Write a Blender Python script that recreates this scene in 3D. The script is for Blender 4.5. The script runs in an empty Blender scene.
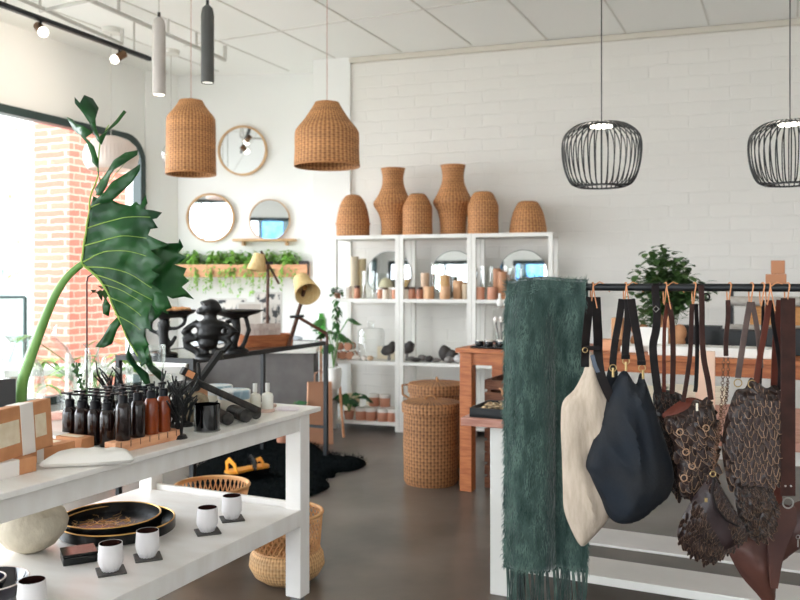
import bpy, bmesh, math, random
from mathutils import Vector, Matrix, noise, geometry
R = random.Random(7)
PI = math.pi
F, HOR, CH = 820.0, 280.0, 1.4            # focal length and horizon row in pixels, eye height
col = bpy.context.scene.collection
def P(px, py, d): return Vector(((px-400)/F*d, d, CH+(HOR-py)/F*d))
def G(px, py, z):
    return P(px, py, (CH-z)*F/(py-HOR))
def lin(c):
    c = c/255.0
    return c/12.92 if c <= .04045 else ((c+.055)/1.055)**2.4
def rgb(c): return (lin(c[0]), lin(c[1]), lin(c[2]), 1)

# ---------------------------------------------------------------- materials
MATS = {}
def nd(nt, t, **kw):
    n = nt.nodes.new(t)
    for k, v in kw.items(): setattr(n, k, v)
    return n
def mat(name, c, rough=.5, metal=0, c2=None, ns=6, stretch=(1,1,1), bump=0, bs=40, trans=0, ior=1.45, coat=0, sheen=0, detail=4, emit=0, spec=.5, lo=.35, hi=.65):
    if name in MATS: return MATS[name]
    m = bpy.data.materials.new(name); m.use_nodes = True; nt = m.node_tree
    b = nt.nodes['Principled BSDF']
    b.inputs['Base Color'].default_value = rgb(c)
    b.inputs['Roughness'].default_value = rough
    b.inputs['Metallic'].default_value = metal
    b.inputs['Transmission Weight'].default_value = trans
    b.inputs['IOR'].default_value = ior
    b.inputs['Specular IOR Level'].default_value = spec
    b.inputs['Coat Weight'].default_value = coat
    b.inputs['Sheen Weight'].default_value = sheen
    if emit:
        b.inputs['Emission Color'].default_value = rgb(c); b.inputs['Emission Strength'].default_value = emit
    tc = nd(nt, 'ShaderNodeTexCoord'); mp = nd(nt, 'ShaderNodeMapping'); mp.inputs['Scale'].default_value = stretch
    nt.links.new(tc.outputs['Object'], mp.inputs['Vector'])
    if c2:
        n = nd(nt, 'ShaderNodeTexNoise'); n.inputs['Scale'].default_value = ns; n.inputs['Detail'].default_value = detail
        nt.links.new(mp.outputs[0], n.inputs['Vector'])
        r = nd(nt, 'ShaderNodeValToRGB'); r.color_ramp.elements[0].position = lo; r.color_ramp.elements[1].position = hi
        r.color_ramp.elements[0].color = rgb(c); r.color_ramp.elements[1].color = rgb(c2)
        nt.links.new(n.outputs['Fac'], r.inputs[0]); nt.links.new(r.outputs[0], b.inputs['Base Color'])
    if bump:
        n = nd(nt, 'ShaderNodeTexNoise'); n.inputs['Scale'].default_value = bs; n.inputs['Detail'].default_value = 3
        nt.links.new(mp.outputs[0], n.inputs['Vector'])
        bp = nd(nt, 'ShaderNodeBump'); bp.inputs['Strength'].default_value = bump; bp.inputs['Distance'].default_value = .01
        nt.links.new(n.outputs['Fac'], bp.inputs['Height']); nt.links.new(bp.outputs[0], b.inputs['Normal'])
    MATS[name] = m; return m
def weave(name, c, c2, n=40, rows=90, gap=.35):
    """basketwork in cylinder coordinates about the object's own z axis"""
    if name in MATS: return MATS[name]
    m = mat(name, c, .7); nt = m.node_tree; b = nt.nodes['Principled BSDF']
    tc = nd(nt, 'ShaderNodeTexCoord'); s = nd(nt, 'ShaderNodeSeparateXYZ'); nt.links.new(tc.outputs['Object'], s.inputs[0])
    def ma(op, a, b_=None, c_=None):
        q = nd(nt, 'ShaderNodeMath', operation=op)
        for i, v in enumerate((a, b_, c_)):
            if v is None: continue
            if isinstance(v, (int, float)): q.inputs[i].default_value = v
            else: nt.links.new(v, q.inputs[i])
        return q.outputs[0]
    th = ma('MULTIPLY', ma('ARCTAN2', s.outputs[1], s.outputs[0]), n)
    zz = ma('MULTIPLY', s.outputs[2], rows*2*PI)
    par = ma('SIGN', ma('SINE', ma('MULTIPLY', zz, .5)))
    rib = ma('SINE', th)
    w = ma('MULTIPLY', ma('SINE', ma('MULTIPLY', th, .5)), par)
    strand = ma('SINE', zz)
    h = ma('ADD', ma('MULTIPLY_ADD', rib, .26, .5), ma('MULTIPLY_ADD', w, .12, ma('MULTIPLY', strand, .14)))
    r = nd(nt, 'ShaderNodeValToRGB'); r.color_ramp.elements[0].position = 0; r.color_ramp.elements[1].position = .8
    r.color_ramp.elements[0].color = rgb(c2); r.color_ramp.elements[1].color = rgb(c)
    nt.links.new(h, r.inputs[0])
    nz = nd(nt, 'ShaderNodeTexNoise'); nz.inputs['Scale'].default_value = 3; nz.inputs['Detail'].default_value = 5
    mp = nd(nt, 'ShaderNodeMapping'); mp.inputs['Scale'].default_value = (1,1,14); nt.links.new(tc.outputs['Object'], mp.inputs[0]); nt.links.new(mp.outputs[0], nz.inputs['Vector'])
    mx = nd(nt, 'ShaderNodeMix', data_type='RGBA', blend_type='MULTIPLY'); mx.inputs['Factor'].default_value = .55
    hr = nd(nt, 'ShaderNodeValToRGB'); hr.color_ramp.elements[0].color = (.6,.55,.5,1); hr.color_ramp.elements[1].color = (1.25,1.2,1.1,1)
    hr.color_ramp.elements[0].position = .3; hr.color_ramp.elements[1].position = .7
    nt.links.new(nz.outputs['Fac'], hr.inputs[0])
    nt.links.new(r.outputs[0], mx.inputs['A']); nt.links.new(hr.outputs[0], mx.inputs['B']); nt.links.new(mx.outputs['Result'], b.inputs['Base Color'])
    bp = nd(nt, 'ShaderNodeBump'); bp.inputs['Strength'].default_value = .6; bp.inputs['Distance'].default_value = .006
    nt.links.new(h, bp.inputs['Height']); nt.links.new(bp.outputs[0], b.inputs['Normal'])
    return m
def glass(name='clear_glass', tint=(252,253,252), refl=.18):
    """thin glass: mostly see-through with fresnel gloss"""
    if name in MATS: return MATS[name]
    m = bpy.data.materials.new(name); m.use_nodes = True; nt = m.node_tree; nt.nodes.clear()
    o = nd(nt, 'ShaderNodeOutputMaterial'); t = nd(nt, 'ShaderNodeBsdfTransparent'); g = nd(nt, 'ShaderNodeBsdfGlossy'); mx = nd(nt, 'ShaderNodeMixShader')
    lw = nd(nt, 'ShaderNodeLayerWeight'); lw.inputs[0].default_value = refl
    t.inputs[0].default_value = rgb(tint); g.inputs['Roughness'].default_value = .02
    nt.links.new(lw.outputs['Facing'], mx.inputs[0]); nt.links.new(t.outputs[0], mx.inputs[1]); nt.links.new(g.outputs[0], mx.inputs[2]); nt.links.new(mx.outputs[0], o.inputs[0])
    MATS[name] = m; return m
def pane_glass():
    m = bpy.data.materials.new('window_glass'); m.use_nodes = True; nt = m.node_tree; nt.nodes.clear()
    o = nd(nt, 'ShaderNodeOutputMaterial'); t = nd(nt, 'ShaderNodeBsdfTransparent'); g = nd(nt, 'ShaderNodeBsdfGlossy'); mx = nd(nt, 'ShaderNodeMixShader')
    fr = nd(nt, 'ShaderNodeFresnel'); fr.inputs[0].default_value = 1.3
    t.inputs[0].default_value = (.97,.98,.98,1); g.inputs['Roughness'].default_value = .01
    nt.links.new(fr.outputs[0], mx.inputs[0]); nt.links.new(t.outputs[0], mx.inputs[1]); nt.links.new(g.outputs[0], mx.inputs[2]); nt.links.new(mx.outputs[0], o.inputs[0])
    return m
def brick_mat(name, c1, c2, cm, bump, scale=1.0, w=.23, h=.08, blend=None, mortar=.012):
    m = mat(name, c1, .8); nt = m.node_tree; b = nt.nodes['Principled BSDF']
    tc = nd(nt, 'ShaderNodeTexCoord'); 
    s = nd(nt, 'ShaderNodeSeparateXYZ'); nt.links.new(tc.outputs['Object'], s.inputs[0])
    ad = nd(nt, 'ShaderNodeMath', operation='ADD'); nt.links.new(s.outputs[0], ad.inputs[0]); nt.links.new(s.outputs[1], ad.inputs[1])
    cb = nd(nt, 'ShaderNodeCombineXYZ'); nt.links.new(ad.outputs[0], cb.inputs[0]); nt.links.new(s.outputs[2], cb.inputs[1])
    br = nd(nt, 'ShaderNodeTexBrick'); br.inputs['Scale'].default_value = scale
    br.inputs['Brick Width'].default_value = w; br.inputs['Row Height'].default_value = h; br.inputs['Mortar Size'].default_value = mortar
    br.inputs['Mortar Smooth'].default_value = .6; br.inputs['Color1'].default_value = rgb(c1); br.inputs['Color2'].default_value = rgb(c2); br.inputs['Mortar'].default_value = rgb(cm)
    nz = nd(nt, 'ShaderNodeTexNoise'); nz.inputs['Scale'].default_value = 9; nz.inputs['Detail'].default_value = 6
    nt.links.new(tc.outputs['Object'], nz.inputs['Vector'])
    ds = nd(nt, 'ShaderNodeMix', data_type='RGBA', blend_type='LINEAR_LIGHT'); ds.inputs['Factor'].default_value = .02
    nt.links.new(cb.outputs[0], ds.inputs['A']); nt.links.new(nz.outputs['Color'], ds.inputs['B'])
    nt.links.new(ds.outputs['Result'], br.inputs['Vector'])
    nt.links.new(br.outputs['Color'], b.inputs['Base Color'])
    a2 = nd(nt, 'ShaderNodeMath', operation='MULTIPLY_ADD'); nt.links.new(nz.outputs['Fac'], a2.inputs[0]); a2.inputs[1].default_value = .5
    iv = nd(nt, 'ShaderNodeMath', operation='SUBTRACT'); iv.inputs[0].default_value = 1; nt.links.new(br.outputs['Fac'], iv.inputs[1]); nt.links.new(iv.outputs[0], a2.inputs[2])
    bp = nd(nt, 'ShaderNodeBump'); bp.inputs['Strength'].default_value = bump; bp.inputs['Distance'].default_value = .02
    nt.links.new(a2.outputs[0], bp.inputs['Height']); nt.links.new(bp.outputs[0], b.inputs['Normal'])
    return m
def scale_leather(name, c, edge, sc=55, rough=.35):
    m = mat(name, c, rough); nt = m.node_tree; b = nt.nodes['Principled BSDF']
    tc = nd(nt, 'ShaderNodeTexCoord'); mp = nd(nt, 'ShaderNodeMapping'); mp.inputs['Scale'].default_value = (1,.4,.75)
    nt.links.new(tc.outputs['Object'], mp.inputs[0])
    v = nd(nt, 'ShaderNodeTexVoronoi', feature='DISTANCE_TO_EDGE'); v.inputs['Scale'].default_value = sc; nt.links.new(mp.outputs[0], v.inputs['Vector'])
    nz = nd(nt, 'ShaderNodeTexNoise'); nz.inputs['Scale'].default_value = 30; nt.links.new(tc.outputs['Object'], nz.inputs['Vector'])
    mu = nd(nt, 'ShaderNodeMath', operation='MULTIPLY_ADD'); mu.inputs[1].default_value = .18; mu.inputs[2].default_value = -.09; nt.links.new(nz.outputs['Fac'], mu.inputs[0])
    su = nd(nt, 'ShaderNodeMath', operation='ADD'); nt.links.new(v.outputs['Distance'], su.inputs[0]); nt.links.new(mu.outputs[0], su.inputs[1])
    r = nd(nt, 'ShaderNodeValToRGB'); e = r.color_ramp.elements; e[0].position = 0; e[0].color = rgb(edge); e[1].position = .05; e[1].color = rgb(c)
    nt.links.new(su.outputs[0], r.inputs[0]); nt.links.new(r.outputs[0], b.inputs['Base Color'])
    bp = nd(nt, 'ShaderNodeBump'); bp.inputs['Strength'].default_value = .9; bp.inputs['Distance'].default_value = .01
    nt.links.new(v.outputs['Distance'], bp.inputs['Height']); nt.links.new(bp.outputs[0], b.inputs['Normal'])
    return m

# ---------------------------------------------------------------- mesh building
class B:
    def __init__(s): s.bm = bmesh.new()
    def _add(s, vs, fs):
        v = [s.bm.verts.new(p) for p in vs]
        for f in fs:
            try: s.bm.faces.new([v[i] for i in f])
            except ValueError: pass
        return s
    def box(s, c, sz, rz=0, rot=None):
        M_ = Matrix.Translation(Vector(c)) @ (rot.to_4x4() if rot else Matrix.Rotation(rz, 4, 'Z'))
        x, y, z = sz[0]/2, sz[1]/2, sz[2]/2
        vs = [M_ @ Vector((a*x, b*y, c_*z)) for a in (-1,1) for b in (-1,1) for c_ in (-1,1)]
        return s._add(vs, [(0,1,3,2),(4,6,7,5),(0,4,5,1),(2,3,7,6),(0,2,6,4),(1,5,7,3)])
    def cyl(s, p0, p1, r0, r1=None, n=16, cap=True):
        r1 = r0 if r1 is None else r1
        p0, p1 = Vector(p0), Vector(p1); a = (p1-p0).normalized()
        u = a.orthogonal().normalized(); w = a.cross(u)
        vs = [p + (u*math.cos(t)+w*math.sin(t))*r for p, r in ((p0,r0),(p1,r1)) for t in [2*PI*i/n for i in range(n)]]
        fs = [(i, (i+1)%n, n+(i+1)%n, n+i) for i in range(n)]
        if cap: fs += [tuple(range(n))[::-1], tuple(range(n, 2*n))]
        return s._add(vs, fs)
    def lathe(s, prof, n=32, c=(0,0,0), fx=None):
        c = Vector(c); vs = []; fs = []; idx = []
        for k, (r, z) in enumerate(prof):
            if r < 1e-5: idx.append([len(vs)]); vs.append(c+Vector((0,0,z)))
            else:
                row = []
                for i in range(n):
                    t = 2*PI*i/n; rr, zz = (r, z) if fx is None else fx(r, z, t)
                    row.append(len(vs)); vs.append(c+Vector((rr*math.cos(t), rr*math.sin(t), zz)))
                idx.append(row)
        for a, b in zip(idx, idx[1:]):
            for i in range(n):
                j = (i+1) % n
                if len(a) == 1 and len(b) == 1: continue
                if len(a) == 1: fs.append((a[0], b[j], b[i]))
                elif len(b) == 1: fs.append((a[i], a[j], b[0]))
                else: fs.append((a[i], a[j], b[j], b[i]))
        return s._add(vs, fs)
    def tube(s, pts, r, n=8, closed=False):
        pts = [Vector(p) for p in pts]; L = len(pts); vs = []; fs = []
        rf = r if callable(r) else (lambda t: r)
        u = None
        for i, p in enumerate(pts):
            a = pts[(i+1) % L] if closed or i < L-1 else pts[i]
            b = pts[i-1] if closed or i > 0 else pts[i]
            d = (a-b)
            d = d.normalized() if d.length > 1e-9 else Vector((0,0,1))
            if u is None: u = d.orthogonal().normalized()
            u = (u - d*u.dot(d)); u = u.normalized() if u.length > 1e-6 else d.orthogonal().normalized()
            w = d.cross(u)
            for k in range(n):
                t = 2*PI*k/n; vs.append(p+(u*math.cos(t)+w*math.sin(t))*rf(i/max(1, L-1)))
        for i in range(L if closed else L-1):
            for k in range(n):
                a, b = i*n, ((i+1) % L)*n
                fs.append((a+k, a+(k+1) % n, b+(k+1) % n, b+k))
        if not closed: fs += [tuple(range(n))[::-1], tuple(range((L-1)*n, L*n))]
        return s._add(vs, fs)
    def ball(s, c, r, n=16, m=10):
        if not hasattr(r, '__len__'): r = (r, r, r)
        prof = [(math.sin(PI*i/m), -math.cos(PI*i/m)) for i in range(m+1)]
        st = len(s.bm.verts); s.lathe(prof, n); s.bm.verts.ensure_lookup_table()
        for v in s.bm.verts[st:]: v.co = Vector((v.co.x*r[0]+c[0], v.co.y*r[1]+c[1], v.co.z*r[2]+c[2]))
        return s
    def prism(s, pts, y0, y1):
        """outline in xz extruded along y"""
        n = len(pts); vs = [(x, y0, z) for x, z in pts]+[(x, y1, z) for x, z in pts]
        return s._add(vs, [(i, (i+1) % n, n+(i+1) % n, n+i) for i in range(n)]+[tuple(range(n))[::-1], tuple(range(n, 2*n))])
    def slab(s, pts, z0, z1):
        n = len(pts); vs = [(x, y, z0) for x, y in pts]+[(x, y, z1) for x, y in pts]
        return s._add(vs, [(i, (i+1) % n, n+(i+1) % n, n+i) for i in range(n)]+[tuple(range(n))[::-1], tuple(range(n, 2*n))])
    def ribbon(s, pts, w, th=.003, nrm=(0,-1,0)):
        """flat strap following pts, its width in the plane square to nrm"""
        pts = [Vector(p) for p in pts]; L = len(pts); vs = []; fs = []; nrm = Vector(nrm)
        for i, p in enumerate(pts):
            d = (pts[min(i+1, L-1)]-pts[max(i-1, 0)]).normalized()
            sd = d.cross(nrm).normalized(); nn = sd.cross(d).normalized()
            ww = (w[i] if hasattr(w, '__len__') else w)/2
            for a, b in ((-1,-1),(1,-1),(1,1),(-1,1)): vs.append(p+sd*a*ww+nn*b*th/2)
        for i in range(L-1):
            for k in range(4): fs.append((i*4+k, i*4+(k+1) % 4, i*4+4+(k+1) % 4, i*4+4+k))
        fs += [(0,1,2,3), tuple(range(L*4-4, L*4))]
        return s._add(vs, fs)
    def leaf(s, base, dirv, L, W, droop=.3, up=(0,0,1), n=6, fold=.15):
        base = Vector(base); d = Vector(dirv).normalized(); up = Vector(up)
        sd = d.cross(up); sd = sd.normalized() if sd.length > 1e-4 else Vector((1,0,0)); nn = sd.cross(d)
        vs = []; fs = []
        for i in range(n+1):
            t = i/n; w = W/2*math.sin(PI*min(1, t*.92+.04))**.7*(1-.15*t)
            c = base+d*L*t-Vector((0,0,1))*droop*L*t*t
            vs += [c-sd*w+nn*w*fold, c, c+sd*w+nn*w*fold]
        for i in range(n):
            a = i*3; fs += [(a, a+1, a+4, a+3), (a+1, a+2, a+5, a+4)]
        return s._add(vs, fs)
    def ring(s, c, r, t, n=24, axis='Z', m=6):
        pts = []
        for i in range(n):
            a = 2*PI*i/n; q = (math.cos(a)*r, math.sin(a)*r)
            pts.append(Vector(c)+(Vector((q[0], q[1], 0)) if axis == 'Z' else Vector((q[0], 0, q[1])) if axis == 'Y' else Vector((0, q[0], q[1]))))
        return s.tube(pts, t, m, closed=True)
    def out(s, name, m, parent=None, smooth=True, bevel=0, seg=2, sol=0, loc=None, rz=0, remesh=0, flat=False, fixn=True):
        if fixn: bmesh.ops.recalc_face_normals(s.bm, faces=s.bm.faces)
        me = bpy.data.meshes.new(name); s.bm.to_mesh(me); s.bm.free()
        if m: me.materials.append(m)
        if smooth:
            me.polygons.foreach_set('use_smooth', [True]*len(me.polygons))
        o = bpy.data.objects.new(name, me); col.objects.link(o)
        if parent: o.parent = parent
        if loc is not None: o.location = loc
        o.rotation_euler.z = rz
        if remesh:
            md = o.modifiers.new('r', 'REMESH'); md.mode = 'VOXEL'; md.voxel_size = remesh; md.use_smooth_shade = True
            md = o.modifiers.new('s', 'SMOOTH'); md.iterations = 3
        if sol:
            md = o.modifiers.new('t', 'SOLIDIFY'); md.thickness = sol; md.offset = 0
        if bevel:
            md = o.modifiers.new('b', 'BEVEL'); md.width = bevel; md.segments = seg; md.limit_method = 'ANGLE'
        if smooth and not remesh: 
            me.set_sharp_from_angle(angle=math.radians(40))
        return o
def catmull(pts, k=4, closed=True):
    n = len(pts); res = []
    rng = range(n) if closed else range(n-1)
    g = (lambda i: Vector(pts[i % n])) if closed else (lambda i: Vector(pts[max(0, min(n-1, i))]))
    for i in rng:
        p0, p1, p2, p3 = g(i-1), g(i), g(i+1), g(i+2)
        for j in range(k):
            t = j/k
            res.append(.5*((2*p1)+(p2-p0)*t+(2*p0-5*p1+4*p2-p3)*t*t+(3*p1-p0-3*p2+p3)*t**3))
    if not closed: res.append(g(n-1))
    return res
def pillow(out2, step, yf, yb=None, smooth=0):
    """closed outline in xz -> a stuffed form; yf/yb give the thickness towards -y/+y at (x,z,distance to the rim)"""
    pts = [Vector(p) for p in (catmull([(a, b) for a, b in out2], smooth) if smooth else out2)]
    n = len(pts); seg = [(pts[i], pts[(i+1) % n]) for i in range(n)]
    def dist(p):
        m_ = 1e9
        for a, b in seg:
            ab = b-a; l2 = ab.length_squared or 1e-9; t = max(0, min(1, (p-a).dot(ab)/l2)); m_ = min(m_, (p-a-ab*t).length_squared)
        return math.sqrt(m_)
    def inside(p):
        c = False
        for a, b in seg:
            if (a.y > p.y) != (b.y > p.y) and p.x < (b.x-a.x)*(p.y-a.y)/(b.y-a.y)+a.x: c = not c
        return c
    x0 = min(p.x for p in pts); x1 = max(p.x for p in pts); z0 = min(p.y for p in pts); z1 = max(p.y for p in pts)
    allp = list(pts); z = z0; row = 0
    while z < z1:
        x = x0+(row % 2)*step/2
        while x < x1:
            p = Vector((x, z))
            if inside(p) and dist(p) > step*.45: allp.append(p)
            x += step
        z += step*.87; row += 1
    v, e, f, *_ = geometry.delaunay_2d_cdt(allp, [(i, (i+1) % n) for i in range(n)], [list(range(n))], 1, 1e-6)
    b = B(); ds = [dist(p) for p in v]
    F_ = [b.bm.verts.new((p.x, -yf(p.x, p.y, d), p.y)) for p, d in zip(v, ds)]
    for t in f:
        try: b.bm.faces.new([F_[i] for i in t])
        except ValueError: pass
    if yb:
        K = [F_[i] if ds[i] < step*.05 else b.bm.verts.new((v[i].x, yb(v[i].x, v[i].y, ds[i]), v[i].y)) for i in range(len(v))]
        for t in f:
            try: b.bm.faces.new([K[i] for i in reversed(t)])
            except ValueError: pass
    return b
# ---------------------------------------------------------------- things
def thing(name, label, cat, loc=(0,0,0), rz=0, group=None):
    o = bpy.data.objects.new(name, None); col.objects.link(o); o.empty_display_size = .05
    o.location = loc; o.rotation_euler.z = rz; o['label'] = label; o['category'] = cat
    if group: o['group'] = group
    return o
def tag(o, label, cat, group=None):
    o['label'] = label; o['category'] = cat
    if group: o['group'] = group
    return o
def struct(o): o['kind'] = 'structure'; return o
KIDS = {}
def dup(root, loc, rz=None, label=None, sc=None):
    def cp(o, par):
        c = o.copy(); col.objects.link(c)
        if par: c.parent = par
        for ch in kids.get(o.name, []): cp(ch, c)
        return c
    kids = {}
    for o in col.objects:
        if o.parent: kids.setdefault(o.parent.name, []).append(o)
    r = cp(root, None); r.location = loc
    if rz is not None: r.rotation_euler.z = rz
    if sc: r.scale = (sc, sc, sc) if not hasattr(sc, '__len__') else sc
    if label: r['label'] = label
    return r

# ---------------------------------------------------------------- palette
WHITE = mat('white_paint', (238,236,230), .45, c2=(228,226,220), ns=3, bump=.05, bs=30)
TABLEW = mat('worn_white_paint', (246,243,239), .3, c2=(238,233,227), ns=5, stretch=(1,3,1), bump=.06, bs=25)
CEIL = mat('ceiling_paint', (246,246,243), .8)
WALLW = mat('wall_paint', (240,240,237), .7, bump=.05, bs=12)
BRICKW = brick_mat('painted_brick', (234,231,225), (231,228,222), (236,233,227), .38, w=.34, h=.115, mortar=.006)
BRICKR = brick_mat('red_brick', (196,112,92), (172,92,76), (206,158,140), .3, w=.24, h=.085)
BLACKM = mat('black_metal', (16,20,23), .45)
STEELG = mat('dark_green_frame', (38,56,54), .4)
CONC = mat('concrete_floor', (72,65,59), .30, c2=(112,102,93), ns=1.9, detail=8, bump=.06, bs=10, lo=.3, hi=.7)
W_RATTAN = weave('wicker_tan', (204,148,98), (118,72,42), 34, 42)
W_RATTAN2 = weave('wicker_tan_lamp', (212,156,104), (126,78,46), 46, 60)
W_HYA = weave('hyacinth_weave', (178,128,84), (84,52,32), 50, 44)
W_BAMB = weave('bamboo_weave', (230,190,140), (178,130,84), 70, 60)
WOOD = mat('warm_wood', (188,116,70), .45, c2=(158,88,52), ns=9, stretch=(1,8,8), bump=.05)
WOODD = mat('dark_wood', (96,56,36), .5, c2=(66,38,26), ns=9, stretch=(1,8,8), bump=.05)
WOODP = mat('pale_pink_wood', (196,146,130), .5, c2=(172,118,100), ns=8, stretch=(1,6,6))
WOODL = mat('light_wood', (226,170,130), .5, c2=(206,146,108), ns=8, stretch=(1,6,8))
BLACK = mat('black_gloss', (11,11,13), .25)
BLACKR = mat('carved_black', (13,12,12), .45, bump=.3, bs=40)
GLASS = glass()
GREEN = mat('leaf_green', (58,112,44), .4, c2=(38,86,34), ns=12)
GREENL = mat('leaf_light', (156,200,96), .5, c2=(112,166,66), ns=12)
GREEND = mat('leaf_dark', (58,88,48), .5, c2=(82,112,60), ns=14)
GREENM = mat('monstera_green', (28,92,40), .35, c2=(20,70,32), ns=10)
TERRA = mat('terracotta', (208,148,120), .7, c2=(190,128,102), ns=8)
CREAM = mat('cream_ceramic', (232,222,206), .45)
MIRROR = mat('mirror_silver', (235,238,240), .02, 1)
LINEN = mat('cream_linen', (196,180,162), .85, c2=(178,162,144), ns=60, stretch=(1,1,.2), bump=.2, bs=200)
NAVY = mat('charcoal_navy_canvas', (28,34,42), .75, c2=(42,43,45), spec=.25, ns=7, bump=.15, bs=150)
# ================================================================ ROOM
TZ = -math.atan(.47)                       # tables and rail are turned by this
Nv = Vector((math.cos(TZ), math.sin(TZ), 0)); Tv = Vector((-math.sin(TZ), math.cos(TZ), 0))
H = 3.64
def C(px, py): return P(px, py, (H-CH)*F/(HOR-py)).xy
def wall(name, a, b, z0, z1, th, m, side=1, par=None, smooth=False):
    a, b = Vector(a[:2]), Vector(b[:2]); d = (b-a).normalized(); n = Vector((-d.y, d.x))*side*th
    w = B().slab([a, b, b+n, a+n], z0, z1)
    o = w.out(name, m, par, smooth=False); return o
def wallb(w, a, b, z0, z1, th, side=1, off=0):
    a, b = Vector(a[:2]), Vector(b[:2]); d = (b-a).normalized(); n = Vector((-d.y, d.x))*side
    a, b = a+n*off, b+n*off; n = n*th
    return w.slab([a, b, b+n, a+n], z0, z1)
BW0, BW1 = C(367, 57), C(800, 19)
bd = (BW1-BW0).normalized()
def bw(x): return BW0+bd*((x-BW0.x)/bd.x)
BWL = bw(-.50); BWR = bw(6.2)
LW = lambda Y: Vector((-3.458+.43*(Y-7.09), Y))
LC = LW(8.83)
AL0, AL1 = Vector((-2.436, 9.0)), Vector((-.888, 8.875))
RWd = Tv.xy
RF = BWR-RWd*11.0                          # right wall meets the shopfront
LF = LW(-1.0)
# floor and ceiling cover the whole plan
plan = [LF, RF, BWR+bd*.2, bw(-.4)+Vector((-.1,.3)), Vector((-.7, 9.3)), Vector((-2.6, 9.4)), LW(9.2)]
plan = [(p.x, p.y) for p in plan]
struct(B().slab(plan, -.06, 0).out('floor', CONC, smooth=False))
cw = B().slab(plan, H, H+.1)
struct(cw.out('ceiling', CEIL, smooth=False))
# back wall of painted brick, alcove wall, piers
o = B(); L_ = (BWR-BWL).length
o.box((L_/2, .1, H/2), (L_, .2, H)); w = o.out('wall_back', BRICKW, smooth=False); w.location = (BWL.x, BWL.y, 0); w.rotation_euler.z = math.atan2(bd.y, bd.x); struct(w)
struct(wall('wall_alcove', AL0-Vector((.5,-.04)), AL1+Vector((.2,-.016)), 0, H, .15, WALLW))
p0, p1 = C(313, 60), C(350, 57.5)
o = B().slab([p0, p1, p1+Vector((.17,.56)), p0+Vector((.06,.62))], 0, H); struct(o.out('trim_1', WALLW, smooth=False))
p0, p1, p2 = C(145.5, 70.5), C(161, 72.5), C(177, 75.5)
o = B().slab([p0, p1, p2, p2+Vector((.05,.25)), p0+Vector((-.25,.25))], 0, H); struct(o.out('trim_2', WALLW, smooth=False))
# cornice of the brick wall and picture line
o = B(); o.box((L_/2, -.02, H-.03), (L_, .04, .05)); w = o.out('trim_3', mat('cornice_paint', (214,208,196), .6), smooth=False); w.location = (BWL.x, BWL.y, 0); w.rotation_euler.z = math.atan2(bd.y, bd.x); struct(w)
o = B(); o.box((L_/2, -.012, .06), (L_, .02, .12)); w = o.out('baseboard_back', WALLW, smooth=False); w.location = (BWL.x, BWL.y, 0); w.rotation_euler.z = math.atan2(bd.y, bd.x); struct(w)
# left window wall: header, sill, end strip
HEAD = 2.917; SILL = .25
wl = B(); a, b = LW(-1.0), LC
wallb(wl, a, b, HEAD, H, .22); wallb(wl, a, b, 0, SILL, .22); wallb(wl, LW(8.74), LC, SILL, HEAD, .22); wallb(wl, a, LW(-.6), SILL, HEAD, .22)
struct(wl.out('wall_left', WALLW, smooth=False))
# window frame with a rounded far corner
win = bpy.data.objects.new('window_1', None); col.objects.link(win); struct(win)
a, b = LW(-.6), LW(8.74); wd = (b-a).normalized(); WL = (b-a).length
win.location = (a.x, a.y, 0); win.rotation_euler.z = math.atan2(wd.y, wd.x)
r_ = .28; t_ = .075
path = [(0, HEAD), (WL-r_, HEAD)]+[(WL-r_+r_*math.sin(k*PI/12), HEAD-r_+r_*math.cos(k*PI/12)) for k in range(1, 7)]+[(WL, SILL), (0, SILL)]
inner = [(t_, HEAD-t_), (WL-r_, HEAD-t_)]+[(WL-r_+(r_-t_)*math.sin(k*PI/12), HEAD-r_+(r_-t_)*math.cos(k*PI/12)) for k in range(1, 7)]+[(WL-t_, SILL+t_), (t_, SILL+t_)]
fr = B(); n = len(path)
vs = [(x, y, z) for y in (-.05, .06) for lst in (path, inner) for x, z in lst]
fs = []
for i in range(n):
    j = (i+1) % n
    fs += [(i, j, n+j, n+i), (2*n+i, 2*n+j, 3*n+j, 3*n+i), (i, j, 2*n+j, 2*n+i), (n+i, n+j, 3*n+j, 3*n+i)]
fr._add(vs, fs)
fr.out('window_frame', STEELG, win, smooth=False)
B().box((WL*.41, 0, (HEAD+SILL)/2), (.06, .08, HEAD-SILL-.1)).out('mullion', STEELG, win, smooth=False)
cr = B(); cr._add([(WL-.0, y, HEAD) for y in (-.0, .2)]+[(WL-r_+r_*math.sin(k*PI/12), y, HEAD-r_+r_*math.cos(k*PI/12)) for y in (0, .2) for k in range(0, 7)], [(0,)+tuple(range(2, 9)), (1,)+tuple(range(9, 16))])
cr.out('corner_fillet', WALLW, win, smooth=False)
B()._add([(x, .02, z) for x, z in inner], [tuple(range(n))]).out('window_pane', pane_glass(), win, smooth=False)
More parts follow.
